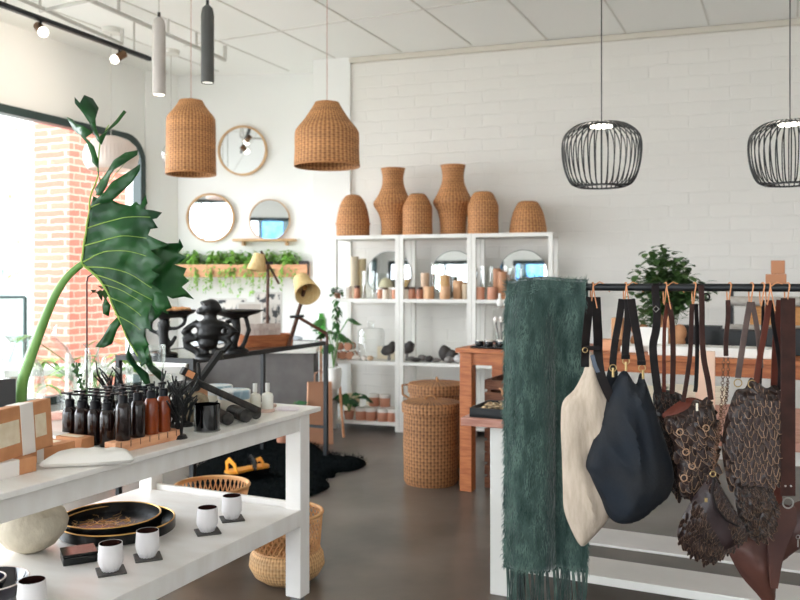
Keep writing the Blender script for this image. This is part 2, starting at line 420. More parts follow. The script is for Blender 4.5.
# right wall and shopfront behind the camera
struct(wall('wall_right', BWR+RWd*.2, RF, 0, H, .2, WALLW, 1))
wf = B(); fd = (RF-LF); FL = fd.length; fd = fd.normalized()
fp = lambda s: LF+fd*s
wallb(wf, fp(0), fp(FL), HEAD, H, .2, -1); wallb(wf, fp(0), fp(FL), 0, .25, .2, -1)
for s in (0, FL*.33, FL*.66, FL-.2): wallb(wf, fp(s), fp(s+.2), .25, HEAD, .2, -1)
struct(wf.out('wall_front', WALLW, smooth=False))
for k, (s0, s1) in enumerate(((.2, FL*.33), (FL*.33+.2, FL*.66), (FL*.66+.2, FL-.2))):
    w2 = bpy.data.objects.new('window_%d' % (k+2), None); col.objects.link(w2); struct(w2)
    f2 = B(); wallb(f2, fp(s0), fp(s1), HEAD-.09, HEAD, .08, -1, .04); wallb(f2, fp(s0), fp(s1), .25, .33, .08, -1, .04)
    wallb(f2, fp(s0), fp(s0+.07), .25, HEAD, .08, -1, .04); wallb(f2, fp(s1-.07), fp(s1), .25, HEAD, .08, -1, .04); wallb(f2, fp((s0+s1)/2-.03), fp((s0+s1)/2+.03), .25, HEAD, .08, -1, .04)
    f2.out('window_frame', STEELG, w2, smooth=False)
    a, b = fp(s0), fp(s1)
    B()._add([(a.x, a.y-.08, .25), (b.x, b.y-.08, .25), (b.x, b.y-.08, HEAD), (a.x, a.y-.08, HEAD)], [(0,1,2,3)]).out('window_pane', MATS.get('wg') or pane_glass(), w2, smooth=False)
# ceiling seams (cover battens) along T and across
SEAM = mat('seam_batten', (218,216,210), .7)
def ceil_dir(px): return C(px, 0)
k = 0
cref = C(509, 0)
for i in range(-8, 8):
    c0 = cref+Nv.xy*(.70*i)
    st = B(); aa, bb = c0-Tv.xy*9, c0+Tv.xy*6
    # clip to the back
    def clip(p, q):
        pts = [p.lerp(q, t/200) for t in range(201)]
        ok = [x for x in pts if x.y < BW0.y+(x.x-BW0.x)*bd.y/bd.x-.03 and x.x > -3.458+.43*(x.y-7.09)+.03 and x.y > -1 or (x.x < -.9 and x.x > -3.458+.43*(x.y-7.09)+.03 and x.y < 8.82 and x.y > -1)]
        return (ok[0], ok[-1]) if len(ok) > 3 else None
    cc = clip(aa, bb)
    if not cc: continue
    wallb(st, cc[0], cc[1], H-.006, H+.01, .014); struct(st.out('trim_%d' % (4+k), SEAM, smooth=False)); k += 1
for dd in (3.0, 5.4):
    st = B(); c0 = cref+Tv.xy*(dd-5.5); wallb(st, c0-Nv.xy*3.2, c0+Nv.xy*3.6, H-.006, H+.01, .012); struct(st.out('trim_%d' % (4+k), SEAM, smooth=False)); k += 1
# ceiling pipes
PIPE = mat('pipe_paint', (200,198,192), .5)
def CZ(px, py, z): return P(px, py, (z-CH)*F/(HOR-py))
p = B(); z = 3.44
a, b = CZ(0, -10, z), CZ(122, 44, z); p.tube([a, b, b+Vector((0,0,.13))], .016)
tag(p.out('ceiling_pipe', PIPE), 'thin white pipe under the ceiling ending above the white ribbed dome lamp', 'pipe', 'ceiling pipes')
p = B(); a, b = CZ(40, -22, z), CZ(225, 60, z); p.tube([a, b, b+Vector((0,0,.13))], .018)
for t in (.35, .62, .8): q = a.lerp(b, t); p.cyl(q, q+Vector((0,0,.13)), .012)
tag(p.out('ceiling_pipe', PIPE), 'grey conduit running behind the white and grey tube pendants', 'pipe', 'ceiling pipes')
p = B(); a, b = CZ(40, 11, z), CZ(108, -4, z); p.tube([a, b], .014); p.cyl(a, a+Vector((0,0,.13)), .01); p.cyl(b, b+Vector((0,0,.13)), .01)
tag(p.out('ceiling_pipe', PIPE), 'short cross pipe near the top left of the ceiling', 'pipe', 'ceiling pipes')
# track with spotlights
zt = 3.36
a, b = CZ(-60, -18, zt), CZ(150, 59, zt)
tr = thing('lighting_track', 'long black lighting track over the shop window', 'lighting track', a)
d = b-a; B().box((d.length/2, 0, 0), (d.length, .035, .035)).out('track', BLACKM, tr, smooth=False).rotation_euler.z = math.atan2(d.y, d.x)
for t in (.25, .9):
    B().cyl(d*t, d*t+Vector((0,0,H-zt)), .008).out('hanger', PIPE, tr)
SPOT = mat('spot_lens', (255,244,226), .3, emit=6)
for px, py, ax, dirx, lb in ((41, 31, 44, .12, 'left of the two small track spotlights above the window'), (119, 57, 117, -.12, 'right of the two small track spotlights, nearer the dome lamp')):
    ts = (px+60)/210; q = CZ(px, (-18+77*ts), zt)
    s = thing('track_spotlight', 'brown spotlight, the '+lb, 'spotlight', q-Vector((0,0,.018)), 0, 'track spotlights')
    B().cyl((0,0,0), (0,0,-.05), .008).out('stem', BLACKM, s)
    e = Vector((dirx, -.10, -.12)).normalized()
    B().cyl(Vector((0,0,-.06))-e*.06, Vector((0,0,-.06))+e*.04, .034).out('housing', mat('bronze', (112,84,60), .4, .5), s)
    B().ball(Vector((0,0,-.06))+e*.045, .038).out('lens', SPOT, s)
# ================================================================ OUTSIDE
struct(B().slab([(-30,-20), (30,-20), (30,40), (-30,40)], -.3, -.12).out('ground', mat('pavement', (206,200,190), .8, c2=(190,184,174)), smooth=False))
q0, q1, q2 = P(33.5, 300, 9.6), P(69.5, 300, 9.35), P(134, 300, 10.3)
o = B().slab([(0,0), (q1-q0).xy, (q2-q0).xy, ((q2-q0).xy+(-.5,.9)) if 0 else ((q2-q0).x-.6, (q2-q0).y+.6)], -.2, 4.2)
bp_ = tag(o.out('brick_pillar', BRICKR, smooth=False, loc=(q0.x, q0.y, 0)), 'tall red brick pillar standing outside the shop window', 'pillar')
fac = thing('building_facade', 'pale shop building across the street with a faint letter sign', 'building', (-10.2, 14, 0), math.radians(16))
B().box((0, .25, 4.6), (9, .5, 6)).out('upper_wall', mat('facade_white', (246,244,240), .7), fac, smooth=False)
B().box((0, .35, .75), (9, .3, 1.75)).out('shop_window', mat('facade_glass', (158,186,184), .2, c2=(200,214,208), ns=1.2), fac, smooth=False)
for x in (3.0, 3.9): B().box((x, .12, .75), (.14, .16, 1.75)).out('door_post', mat('facade_post', (214,224,222), .5), fac, smooth=False)
tc_ = bpy.data.curves.new('sign_lettering', 'FONT'); tc_.body = 'RA'; tc_.size = .42; tc_.extrude = .01
tl = bpy.data.objects.new('sign_curve', tc_); col.objects.link(tl); bpy.context.view_layer.update()
me_ = bpy.data.meshes.new_from_object(tl.evaluated_get(bpy.context.evaluated_depsgraph_get())); bpy.data.objects.remove(tl)
me_.materials.clear(); me_.materials.append(mat('sign_grey', (176,178,176), .5)); tl = bpy.data.objects.new('sign_lettering', me_); col.objects.link(tl); tl.parent = fac
sg = (P(-3, 246, 14.9)-fac.location); a_ = -math.radians(16)
tl.rotation_euler = (PI/2, 0, 0)
tl.location = (sg.x*math.cos(a_)-sg.y*math.sin(a_), -.03, P(0, 247, 14.6).z)
rl = thing('street_railing', 'thin dark railing outside the window at the far left', 'railing', P(25, 297, 8.9).xy.to_3d())
z_ = P(25, 297, 8.9).z
B().cyl((0,0,-.12), (0,0,z_), .022).out('post', STEELG, rl)
B().cyl((0,0,z_), (-2.5,-.3,z_), .02).out('rail', STEELG, rl)
B().cyl((-2.4,-.29,-.12), (-2.4,-.29,z_), .022).out('post', STEELG, rl)
tr_ = thing('street_tree', 'pale bare-branched street tree outside the window', 'tree', (-6.0, 11.6, -.12))
tb = B(); tb.tube([(0,0,0), (.05,0,1.2), (0,.1,2.4), (.2,.1,3.6)], lambda t: .07*(1-.7*t))
fo = B()
for i in range(16):
    z0 = 1.3+i*.15; an = i*2.4; e = Vector((math.cos(an)*.8, math.sin(an)*.8, z0+.5)); tb.tube([(.05,.05,z0), (e.x*.5, e.y*.5, z0+.15), e], .012, 5)
    for k in range(9):
        t = R.random(); q = Vector((.05,.05,z0)).lerp(e, .4+.6*t)
        fo.leaf(q, (R.uniform(-1,1), R.uniform(-1,1), R.uniform(-.5,1)), .09, .05, n=3)
tb.out('trunk', mat('bark_pale', (176,160,140), .8), tr_); fo.out('foliage', mat('pale_foliage', (190,206,130), .6), tr_, fixn=False)

t2_ = dup(tr_, (-8.0, -5.2, -.12), 1.0, 'street tree across the pavement reflected in the lower left wall mirror', (1.2,1.2,1.1))
t2_ = dup(tr_, (-3.9, -6.4, -.12), 2.0, 'street tree reflected in the thin-framed wall mirror')
for o_ in [o for o in col.objects if o.parent == t2_ or (o.parent and o.parent.get('label', '').startswith('street tree across'))]:
    if o_.name.startswith('foliage'): o_.material_slots[0].link = 'OBJECT'; o_.material_slots[0].material = GREEN
bs_ = thing('blue_reflection_board', 'made-up plain blue signboard on dark posts, added out of view for the thin-framed wall mirror to reflect', 'signboard', (-6.1, -6.6, -.12), .2)  # added out of view, only to put blue into the mirror's reflection
B().box((0,0,3.2), (1.6,.12,2.0)).out('board', mat('reflection_board_blue', (60,130,190), .5, c2=(110,170,214), ns=3), bs_, smooth=False); B().box((.15,.10,2.1), (.16,.08,4.2)).out('post', STEELG, bs_, smooth=False); B().box((-.75,.10,2.1), (.08,.08,4.2)).out('post', STEELG, bs_, smooth=False)
# ================================================================ FOREGROUND WHITE TABLE
TH = .848
FR = G(321, 406.5, TH); FRc = Vector((FR.x, FR.y, 0))
WT = thing('display_table', 'long worn white two-tier table in the left foreground', 'table', FRc, TZ)
TW, TL = .95, 2.9
B().box((-TW/2, -TL/2, TH-.01), (TW, TL, .02)).out('tabletop', TABLEW, WT, bevel=.003)
LG = .075; ins = .03
for x in (-ins-LG/2, -TW+ins+LG/2):
    for y in (-.045-LG/2, -TL+.2):
        B().box((x, y, (TH-.02+.045)/2), (LG, LG, TH-.02-.045)).out('leg', TABLEW, WT, bevel=.003)
        c_ = B().cyl((x, y-.018, .025), (x, y+.018, .025), .025); c_.box((x, y, .042), (.03, .03, .012)); c_.out('caster', mat('caster_grey', (120,120,118), .4), WT)
yl = -.045-LG; y2 = -TL+.2-LG/2
for x in (-ins-.014, -TW+ins+.014): B().box((x, (yl+y2+LG)/2, TH-.055), (.022, yl-y2-LG, .07)).out('apron', TABLEW, WT, bevel=.002)
for y in (yl+LG/2, y2+LG/2): B().box((-TW/2, y, TH-.055), (TW-2*ins-2*LG, .022, .07)).out('apron', TABLEW, WT, bevel=.002)
SZ = CH-(505-HOR)/F*3.565
sh = B(); sh.box((-TW/2, (yl+y2)/2, SZ-.012), (TW-2*ins, yl-y2+.02, .02)); sh.out('lower_shelf', TABLEW, WT, smooth=False)
B().box((-ins-.008, (yl+y2)/2+.0, SZ-.034), (.018, yl-y2-.0, .07)).out('shelf_edge', TABLEW, WT, bevel=.002)
B().box((-TW+ins+.008, (yl+y2)/2+.0, SZ-.038), (.018, yl-y2-.0, .07)).out('shelf_edge', TABLEW, WT, bevel=.002)
B().box((-TW/2, yl+LG*.55, SZ+.002), (TW-2*ins-2*LG, .02, .035)).out('shelf_rim', TABLEW, WT, bevel=.002)
def onT(px, py): return G(px, py, TH)
def onS(px, py): return G(px, py, SZ-.002)

# ================================================================ LATTICE BASKETS beside the table
BAM = mat('split_bamboo', (220,170,116), .55, c2=(196,142,92), ns=14)
def open_basket(name, label, loc, R0, Rt, hb, ht, tall):
    t = thing(name, label, 'basket', loc, R.uniform(0, 3), 'bamboo baskets beside the white table')
    prof = [(.001, .0), (R0*.62, 0), (R0*.86, hb*.2), (R0, hb*.5), (R0*.97, hb*.8), (R0*.86, hb), (R0*.84, hb), (R0*.94, hb*.78), (R0*.97, hb*.5), (R0*.83, hb*.22), (R0*.6, .012), (.001, .012)]
    B().lathe(prof, 48).out('bowl', W_BAMB, t)
    # open lattice collar
    lat = B(); n = 38 if tall else 42
    for s in (1, -1):
        for i in range(n):
            pts = []
            for k in range(7):
                u = k/6; r = R0*.86+(Rt-R0*.86)*u; a = 2*PI*i/n+s*u*(.7 if tall else .35)
                pts.append((r*math.cos(a), r*math.sin(a), hb+(ht-hb)*u))
            lat.tube(pts, .0033, 4)
    for u in (.0, .96): 
        r = R0*.86+(Rt-R0*.86)*u; lat.ring((0,0,hb+(ht-hb)*u), r, .005, 40)
    lat.out('lattice', BAM, t)
    B().ring((0,0,ht), Rt, .008, 48, m=8).out('rim', BAM, t)
    return t
def bk(px, pyb, r): 
    g = G(px, pyb, 0); return Vector((px-400, F, 0)).normalized()*(g.xy.length+r)
c = bk(287, 595, .10); c.x = (287-400)/F*3.84; c.y = 3.84
open_basket('bamboo_basket', 'bulbous bamboo basket with an open lattice collar behind the front table leg', (c.x, c.y, 0), .176, .165, .15, .315, True)
open_basket('bamboo_basket', 'wider lattice-rimmed bamboo basket behind the lower shelf of the white table', (P(212,0,4.22).x, 4.22, 0), .165, .188, .12, .345, False)
# ================================================================ HYACINTH HAMPERS
def hamper(label, loc, r, h, handle=True, hang=False):
    t = thing('lidded_hamper', label, 'basket', loc, R.uniform(0, 3), 'woven hampers by the shelves')
    B().lathe([(.001,0), (r*.9,0), (r*.96,.02), (r*.99,h*.5), (r*.97,h-.05), (.001,h-.05)], 48).out('body', W_HYA, t)
    B().lathe([(r*.98,h-.075), (r*1.03,h-.07), (r*1.04,h-.012), (r*1.0,h), (r*.5,h+.012), (.001,h+.014)], 48).out('lid', W_HYA, t)
    k = B().tube([(-.045,0,h+.008), (-.03,0,h+.032), (0,0,h+.042), (.03,0,h+.032), (.045,0,h+.008)], .008, 8); k.out('lid_loop', mat('rope_brown', (168,120,76), .8, bump=.4, bs=120), t)
    if hang:
        for s in (-1,): B().tube([(s*r*.97, 0, h-.12), (s*(r+.045), .02, h-.09), (s*(r+.05), .03, h-.02), (s*(r+.0), .05, h-.02)], .009, 8).out('handle', mat('rope_brown', (168,120,76), .8), t).rotation_euler.z = -t.rotation_euler.z
    return t
hamper('round woven hyacinth hamper with a flat lid, the front one beside the wooden counter leg', (P(431,0,5.68).x, 5.68, 0), .196, .56)
hamper('taller woven hyacinth hamper standing behind the front one', (P(437,0,6.22).x, 6.22, 0), .215, .62, hang=True)

# ================================================================ BROWN WOODEN COUNTER
c = G(459, 491, 0); CTZ = CH-(348-HOR)/F*c.y
CT = thing('wooden_counter', 'long orange-brown wooden counter behind the hanging bags', 'counter', (c.x, c.y, 0), TZ)
CL = 3.4; CD = .75
B().box((CL/2, CD/2, CTZ-.015), (CL+.04, CD+.04, .03)).out('countertop', WOOD, CT, bevel=.003)
B().box((CL/2, .03, CTZ-.07), (CL-.06, .025, .08)).out('apron', WOOD, CT, bevel=.002)
B().box((CL/2, CD-.03, CTZ-.07), (CL-.06, .025, .08)).out('apron', WOOD, CT, bevel=.002)
B().box((.02, CD/2, CTZ-.07), (.025, CD-.08, .08)).out('apron', WOOD, CT, bevel=.002)
for x, y in ((.045,.045), (.045,CD-.045), (CL-.045,.045), (CL-.045,CD-.045)):
    B().box((x, y, (CTZ-.03)/2), (.085, .085, CTZ-.03)).out('leg', WOOD, CT, bevel=.004)
def onC(px, py, dz=0): return G(px, py, CTZ+dz)
# slatted wooden crates under the counter
SLAT = mat('crate_wood', (142,92,66), .6, c2=(104,62,44), ns=9, stretch=(1,8,8))
cr0 = c+Nv*.375+Tv*.36; bottomz = 0
for k in range(3):
    cr = thing('slatted_crate', ('dark slatted wooden crate on the floor under the counter, bottom of its stack', 'dark slatted wooden crate in the middle of the stack under the counter', 'dark slatted wooden crate on top of the stack under the counter')[k], 'crate', (cr0.x, cr0.y, k*.245), TZ, 'slatted crates under the counter')
    for j in range(3):
        z = .04+j*.083
        B().box((0, -.2, z), (.5, .014, .062)).out('slat', SLAT, cr, smooth=False); B().box((0, .2, z), (.5, .014, .062)).out('slat', SLAT, cr, smooth=False)
        B().box((-.243, 0, z), (.014, .386, .062)).out('slat', SLAT, cr, smooth=False); B().box((.243, 0, z), (.014, .386, .062)).out('slat', SLAT, cr, smooth=False)
    for sx in (-1,1):
        for sy in (-1,1): B().box((sx*.222, sy*.18, .123), (.028, .026, .242)).out('corner_post', SLAT, cr, smooth=False)
    B().box((0, 0, .006), (.5, .4, .012)).out('base', SLAT, cr, smooth=False)

# ================================================================ WHITE TABLE WITH PINK WOODEN TOP (right)
c = G(490, 594, 0)+Vector((0,0,0)); PTZ = CH-(418-HOR)/F*c.y
PT = thing('slatted_table', 'white table with a pinkish wooden top and low slatted shelf behind the scarf', 'table', (c.x, c.y, 0), TZ)
PL, PD = 2.6, .85
B().box((PL/2-.03, PD/2, PTZ-.018), (PL+.19, PD+.08, .036)).out('tabletop', WOODP, PT, bevel=.003)
for x in (.045, PL-.05):
    for y in (.045, PD-.045): B().box((x, y, (PTZ-.036)/2), (.09, .09, PTZ-.036)).out('leg', WHITE, PT, bevel=.003)
for y0, y1, th_ in ((-.0, .24, .036), (.43, .69, .012)): B().box((PL/2, (y0+y1)/2, .153-th_/2), (PL-.18, y1-y0, th_)).out('shelf_slat', WHITE, PT, bevel=.003)
B().box((PL/2, .03, PTZ-.07), (PL-.18, .022, .06)).out('apron', WHITE, PT, bevel=.002)
def onP(px, py, dz=0): return G(px, py, PTZ+dz)

# ================================================================ BLACK METAL CONSOLE (left, middle distance)
c = G(328.5, 459, 0); MZ = CH-(341-HOR)/F*c.y
MT = thing('metal_console', 'high black metal console table holding carvings and lamps', 'table', (c.x, c.y, 0), TZ)
ML, MW = 1.62, .62; fs_ = .03
for x in (-fs_/2, -MW+fs_/2):
    B().box((x, -ML/2, MZ-.015), (fs_, ML, .03)).out('top_rail', BLACKM, MT, smooth=False)
    for y in (-fs_/2, -ML+fs_/2): B().box((x, y, (MZ-.03)/2), (fs_, fs_, MZ-.03)).out('leg', BLACKM, MT, smooth=False)
for y in (-fs_/2, -ML+fs_/2): B().box((-MW/2, y, MZ-.015), (MW-2*fs_, fs_, .03)).out('top_rail', BLACKM, MT, smooth=False)
B().box((-MW/2, -fs_/2, .25), (MW-2*fs_, fs_*.7, .02)).out('stretcher', BLACKM, MT, smooth=False)
B().box((-MW/2, -ML/2, MZ-.008), (MW-2*fs_, ML-2*fs_, .012)).out('top_panel', mat('smoked_top', (92,80,70), .08, coat=.5), MT, smooth=False)
def onM(px, py): return G(px, py, MZ)

# ================================================================ WHITE SHELVING
sx0 = Vector((-.63, 7.74)); sdir = Vector((1, -.318)).normalized(); SR = math.atan2(sdir.y, sdir.x)
zs = [.085, .645, 1.225]; ztop = 1.815; SD = .42
_s = []
for px_ in (332.5, 399.3, 471.5, 553):
    t__ = (px_-400)/F; _s.append((t__*sx0.y-sx0.x)/(sdir.x-t__*sdir.y))
sx0 = sx0+sdir*_s[0]; widths = [_s[k+1]-_s[k]-.003 for k in range(3)]
xx = 0; cells = []
for k, w_ in enumerate(widths):
    o_ = sx0+sdir*xx
    u = thing('shelving_unit', ('left bay of the white open shelving, with the monstera on its bottom shelf', 'middle bay of the white open shelving, behind the hampers', 'right bay of the white open shelving, partly behind the green scarf')[k], 'shelf', (o_.x, o_.y, 0), SR, 'white shelving bays')
    p_ = .038
    for x in (p_/2, w_-p_/2):
        for y in (p_/2, SD-p_/2): B().box((x, y, (ztop-.03)/2), (p_, p_, ztop-.03)).out('post', WHITE, u, smooth=False)
    for z in zs: B().box((w_/2, SD/2, z-.016), (w_-.001, SD-.008, .032)).out('shelf', WHITE, u, smooth=False)
    B().box((w_/2, SD/2, ztop-.016), (w_+.0, SD, .034)).out('top_board', WHITE, u, smooth=False)
    cells.append((xx, w_)); xx += w_+.003
def shp(px, z, back):
    """a point on the shelving at column px, height z, set back from its front"""
    t = (px-400)/F
    o_ = sx0+Vector((-sdir.y, sdir.x))*back
    # o + s*sdir lies on x = t*y
    s = (t*o_.y-o_.x)/(sdir.x-t*sdir.y); q = o_+sdir*s
    return Vector((q.x, q.y, z))
WORLD = 7.0; EXPO = -0.2
PB = [P(601,128,4.7), P(790,122,4.5)]
# ================================================================ AMBER PUMP BOTTLES
AMB = [mat('amber_dark', (16,10,11), .16, coat=.25, c2=(34,16,12), ns=8), mat('amber_mid', (64,26,14), .16, coat=.3, c2=(40,18,12), ns=8), mat('amber_glow', (136,60,24), .16, coat=.3, c2=(110,44,18), ns=8)]
PUMP = mat('pump_black', (13,14,19), .4, spec=.3)
LABEL = mat('bottle_label', (40,34,40), .5)
def bottle(am, label, loc, rz=0, group='amber pump bottles', h=1.0):
    t = thing('pump_bottle', label, 'bottle', loc, rz, group)
    r = .0245; p = [(.001,0), (r*.92,0), (r,.004), (r,.098), (r*.94,.108), (r*.72,.118), (r*.5,.123), (r*.5,.132), (.001,.132)]
    B().lathe(p, 24).out('bottle_body', am, t)
    B().lathe([(r*.62,.121), (r*.62,.143), (r*.45,.147), (.001,.147)], 20).out('collar', PUMP, t)
    k = B(); k.cyl((0,0,.145), (0,0,.163), .0045, n=8); k.cyl((0,0,.160), (0,0,.169), .010, n=12); k.box((.014,0,.166), (.034,.009,.006)); k.out('pump', PUMP, t)
    return t
rows = []
base = G(107, 446, TH); base.z = TH
desc = ['front', 'second', 'third', 'fourth', 'back']
cols = ['rightmost', 'second from the right', 'third from the right', 'leftmost']
b0 = None
for r_ in range(5):
    for k in range(4):
        q = base-Nv*(.055*k)+Tv*(.06*r_)+Vector((R.uniform(-.003,.003), R.uniform(-.003,.003), 0))
        lb = 'dark amber pump bottle, %s in the front row behind the boxes' % cols[k]
        if r_ > 0: lb = 'dark amber pump bottle, %s in the %s row of the cluster' % (cols[k], desc[r_])
        a = R.uniform(-.5, .5)+PI
        if b0 is None: b0 = bottle(AMB[0], lb, q, a)
        else: dup(b0, q, a, lb)
# wooden rack with four bottles
ra, rb = G(113, 455, TH), G(178, 439.5, TH); ra.z = rb.z = TH
rd = (rb-ra); RLn = rd.length; rdir = rd.normalized(); rzk = math.atan2(rdir.y, rdir.x); rn = Vector((-rdir.y, rdir.x, 0))
ra = ra+rdir*.012
rk = thing('bottle_rack', 'light wooden block rack with four amber bottles on it', 'rack', ra, rzk)
k = B().box((RLn/2, .026, .017), (RLn, .052, .034)); k.out('block', WOODL, rk, bevel=.002)
for i in range(7): B().box(((i+.5)*RLn/7, -.0006, .024), (.0022, .0016, .019)).out('groove', WOODD, rk, smooth=False)
for i, (px, am) in enumerate(((125, 0), (139, 0), (152.5, 1), (165, 2))):
    tt = (px-119)/(170-119); q = ra+rdir*(.026+tt*(RLn-.058))+rn*.026; q.z = TH+.034
    bottle([AMB[0], AMB[0], AMB[2], AMB[2]][i], ['dark amber pump bottle at the left end of the wooden rack', 'dark amber pump bottle second from the left on the wooden rack', 'reddish amber pump bottle third from the left on the wooden rack', 'reddish amber pump bottle at the right end of the wooden rack'][i], q, rzk+PI+.3)

# ================================================================ KRAFT BOXES
KR = mat('kraft_card', (206,146,102), .75, c2=(192,132,90), ns=20); BAND = mat('paper_band', (236,228,222), .7); WINS = mat('box_window', (238,224,200), .4, c2=(226,208,178), ns=30)
def kbox(label, loc, rz, L, W, Hh, band=(.35,.55), top=True, tilt=0):
    t = thing('kraft_box', label, 'box', loc, rz, 'kraft gift boxes'); 
    B().box((L/2, W/2, Hh*.5), (L, W, Hh)).out('box_body', KR, t, bevel=.002)
    B().box((L*sum(band)/2, W/2, Hh*.5), (L*(band[1]-band[0]), W+.003, Hh+.003)).out('paper_band', BAND, t, bevel=.001)
    b0_, b1_ = band
    for u0, u1 in ((.08, b0_-.03), (b1_+.02, .90)):
        if u1-u0 < .08: continue
        w = B(); w.box((L*(u0+u1)/2, W/2, Hh), (L*(u1-u0), W*.5, .002)) if top else w.box((L*(u0+u1)/2, 0, Hh*.5), (L*(u1-u0), .002, Hh*.46))
        w.out('clear_window', WINS, t, smooth=False)
    t.rotation_euler.x = tilt
    return t
# flat boxes: front pair, then the upright one leaning behind
q = G(37, 477, TH); q.z = TH; a = math.atan2(.905, .4255)
d1 = math.radians(52)
RB = PI/2+TZ
def boxc(cx, cy, rz, L, W, Hh, lb, band, z=TH, **k):
    o = Vector((math.cos(rz), math.sin(rz), 0)); return kbox(lb, Vector((cx, cy, z))-o*L, rz, L, W, Hh, band, **k)
boxc(-1.05, 2.37, RB, .30, .125, .044, 'kraft box lying flat with broad white paper band, nearest the table edge at far left', (.45,.80))
boxc(-1.03, 2.60, RB, .21, .15, .042, 'kraft box lying flat in the middle of the pile, half under the standing one', (.3,.42))
boxc(-1.0354, 2.665, TZ, .30, .055, .036, 'kraft box lying flat at the back right of the pile, touching the bottles', (.40,.62))
boxc(-1.065, 2.52, math.radians(80), .30, .045, .145, 'upright kraft box with cream windows and broad white band, standing on the flat boxes', (.50,.70), z=TH+.0445, top=False, tilt=math.radians(-4))
# white pouch
pw = .16
pp = pillow([(-.155,-.045), (-.10,-.045), (0,-.052), (.10,-.045), (.145,-.035), (.135,.01), (.12,.055), (.05,.05), (-.03,.055), (-.12,.05), (-.135,0)], .010, lambda x, z, d: .036*math.sqrt(1-(1-min(1, d/.052))**2)*max(0, 1-(x/.158)**2)**.35+.004*noise.noise(Vector((x*30, z*20, 0)))*min(1, d/.03), lambda x, z, d: .015*math.sqrt(1-(1-min(1, d/.03))**2), smooth=3)
q = G(84, 468, TH); 
po = pw and pp.out('drawstring_pouch', mat('white_cotton', (228,223,215), .85, bump=.2, bs=30), None, loc=(q.x, q.y+.05, TH+.0145)); po.rotation_euler = (-PI/2, 0, math.radians(14)); po.scale = (.88, .95, .9)
tag(po, 'small white cotton pouch lying flat beside the bottle rack', 'pouch')
# dark card sign
q = P(4, 402, 2.9)
cs = thing('card_sign', 'small dark card standing at the far left among the glassware', 'sign', (q.x-.03, q.y, TH), math.radians(20))
B().box((0, 0, .10), (.13, .003, .2)).out('card', mat('slate_card', (38,38,38), .6), cs, smooth=False)
B().box((0, .012, .006), (.14, .04, .012)).out('stand', WOODL, cs, smooth=False)
k = B()
for z in (.10, .085, .07, .055, .04): k.box((R.uniform(-.01,.01), -.0022, z), (R.uniform(.06,.1), .0012, .004))
k.out('chalk_lines', mat('chalk', (150,140,132), .8), cs, smooth=False)
# ================================================================ CANDLE, STICKS, CORAL
q = G(204, 433, TH); q.z = TH; q += Vector((0, .046, 0))
ct = thing('candle_tumbler', 'black glass candle tumbler at the front of the white table', 'candle', q)
B().lathe([(.001,0), (.043,0), (.047,.004), (.048,.098), (.0455,.098), (.0445,.075), (.001,.075)], 32).out('tumbler', mat('black_glass', (10,10,12), .06, coat=1), ct)
B().lathe([(.001,.0755), (.044,.0755), (.044,.077), (.001,.077)], 24).out('wax', mat('dark_wax', (30,28,30), .5), ct)
B().ring((0,0,.002), .0465, .0022, 32).out('base_ring', mat('smoke_glass', (120,118,112), .1), ct)
q = G(186, 428, TH); q.z = TH
ston = pillow([(-.05,0), (.05,0), (.056,.05), (.045,.10), (0,.115), (-.05,.10), (-.058,.05)], .012, lambda x, z, d: .05*min(1, d/.04)**.5, lambda x, z, d: .04*min(1, d/.04)**.5, smooth=3)
tag(ston.out('log_slice', mat('bark_beige', (178,160,132), .8, c2=(110,92,72), ns=40, bump=.5, bs=90), loc=(q.x, q.y+.14, TH)), 'pale beige textured lump of bark behind the black candle', 'bark')
CHAR = mat('charred_wood', (28,26,25), .55, c2=(58,53,48), ns=24, stretch=(1,1,.3), bump=.4, bs=60, spec=.25)
CHARE = mat('charred_end', (66,62,58), .7, c2=(30,28,28), ns=40)
def stick(label, pa, pb, r, name='wooden_rod'):
    pa, pb = Vector(pa), Vector(pb)
    t = thing(name, label, 'stick', pb, 0, 'charred sticks on the white table')
    B().cyl(pa-pb, (0,0,0), r*.92, r, 14, cap=True).out('shaft', CHAR, t)
    d = (pb-pa).normalized(); B().cyl(-d*.001, d*.0015, r*.97, r*.9, 14).out('cut_end', CHARE, t)
def onz(px, py, z): return G(px, py, z)
r_ = .021
stick('thick charred stick at the right of the pile, lowest and nearest the white bottles', onz(216, 388, TH+r_), onz(256, 414, TH+r_), r_)
stick('charred stick resting in the middle of the pile of sticks', onz(186, 391, TH+.026), onz(246, 416, TH+.026), .026)
stick('pale-sided charred stick at the left of the pile behind the candle', onz(176, 393, TH+.024), onz(228, 419, TH+.024), .024)
stick('short charred stick end just right of the black candle', onz(206, 408, TH+.014), onz(226, 421, TH+.014), .014)
q1, q2 = P(188, 378, 3.24), P(259, 411, 3.13)
stick('long thin charred stick lying across the top of the pile', q1, q2, .014)
q1, q2 = P(172, 388, 3.30), P(196, 385, 3.2)
stick('short thick charred log end on top of the pile', q1, q2, .026)
# small mallet block
q = P(187, 372, 3.05); mb = thing('wood_offcut', 'small orange-faced wood block on top of the charred sticks', 'block', (q.x, q.y, q.z-.02), .5); mb.rotation_euler.y = .5
B().box((0,0,.015), (.06,.04,.03)).out('block', CHAR, mb, bevel=.003); B().box((0.0,-.021,.015), (.03,.003,.024)).out('cut_face', mat('orange_wood', (206,138,92), .6), mb, smooth=False)
q = P(201, 376, 3.3); mb = thing('wood_offcut', 'pale wood block standing behind the charred sticks', 'block', (q.x, q.y, TH), .3)
B().box((0,0,.06), (.05,.05,.12)).out('block', WOODL, mb, bevel=.003)
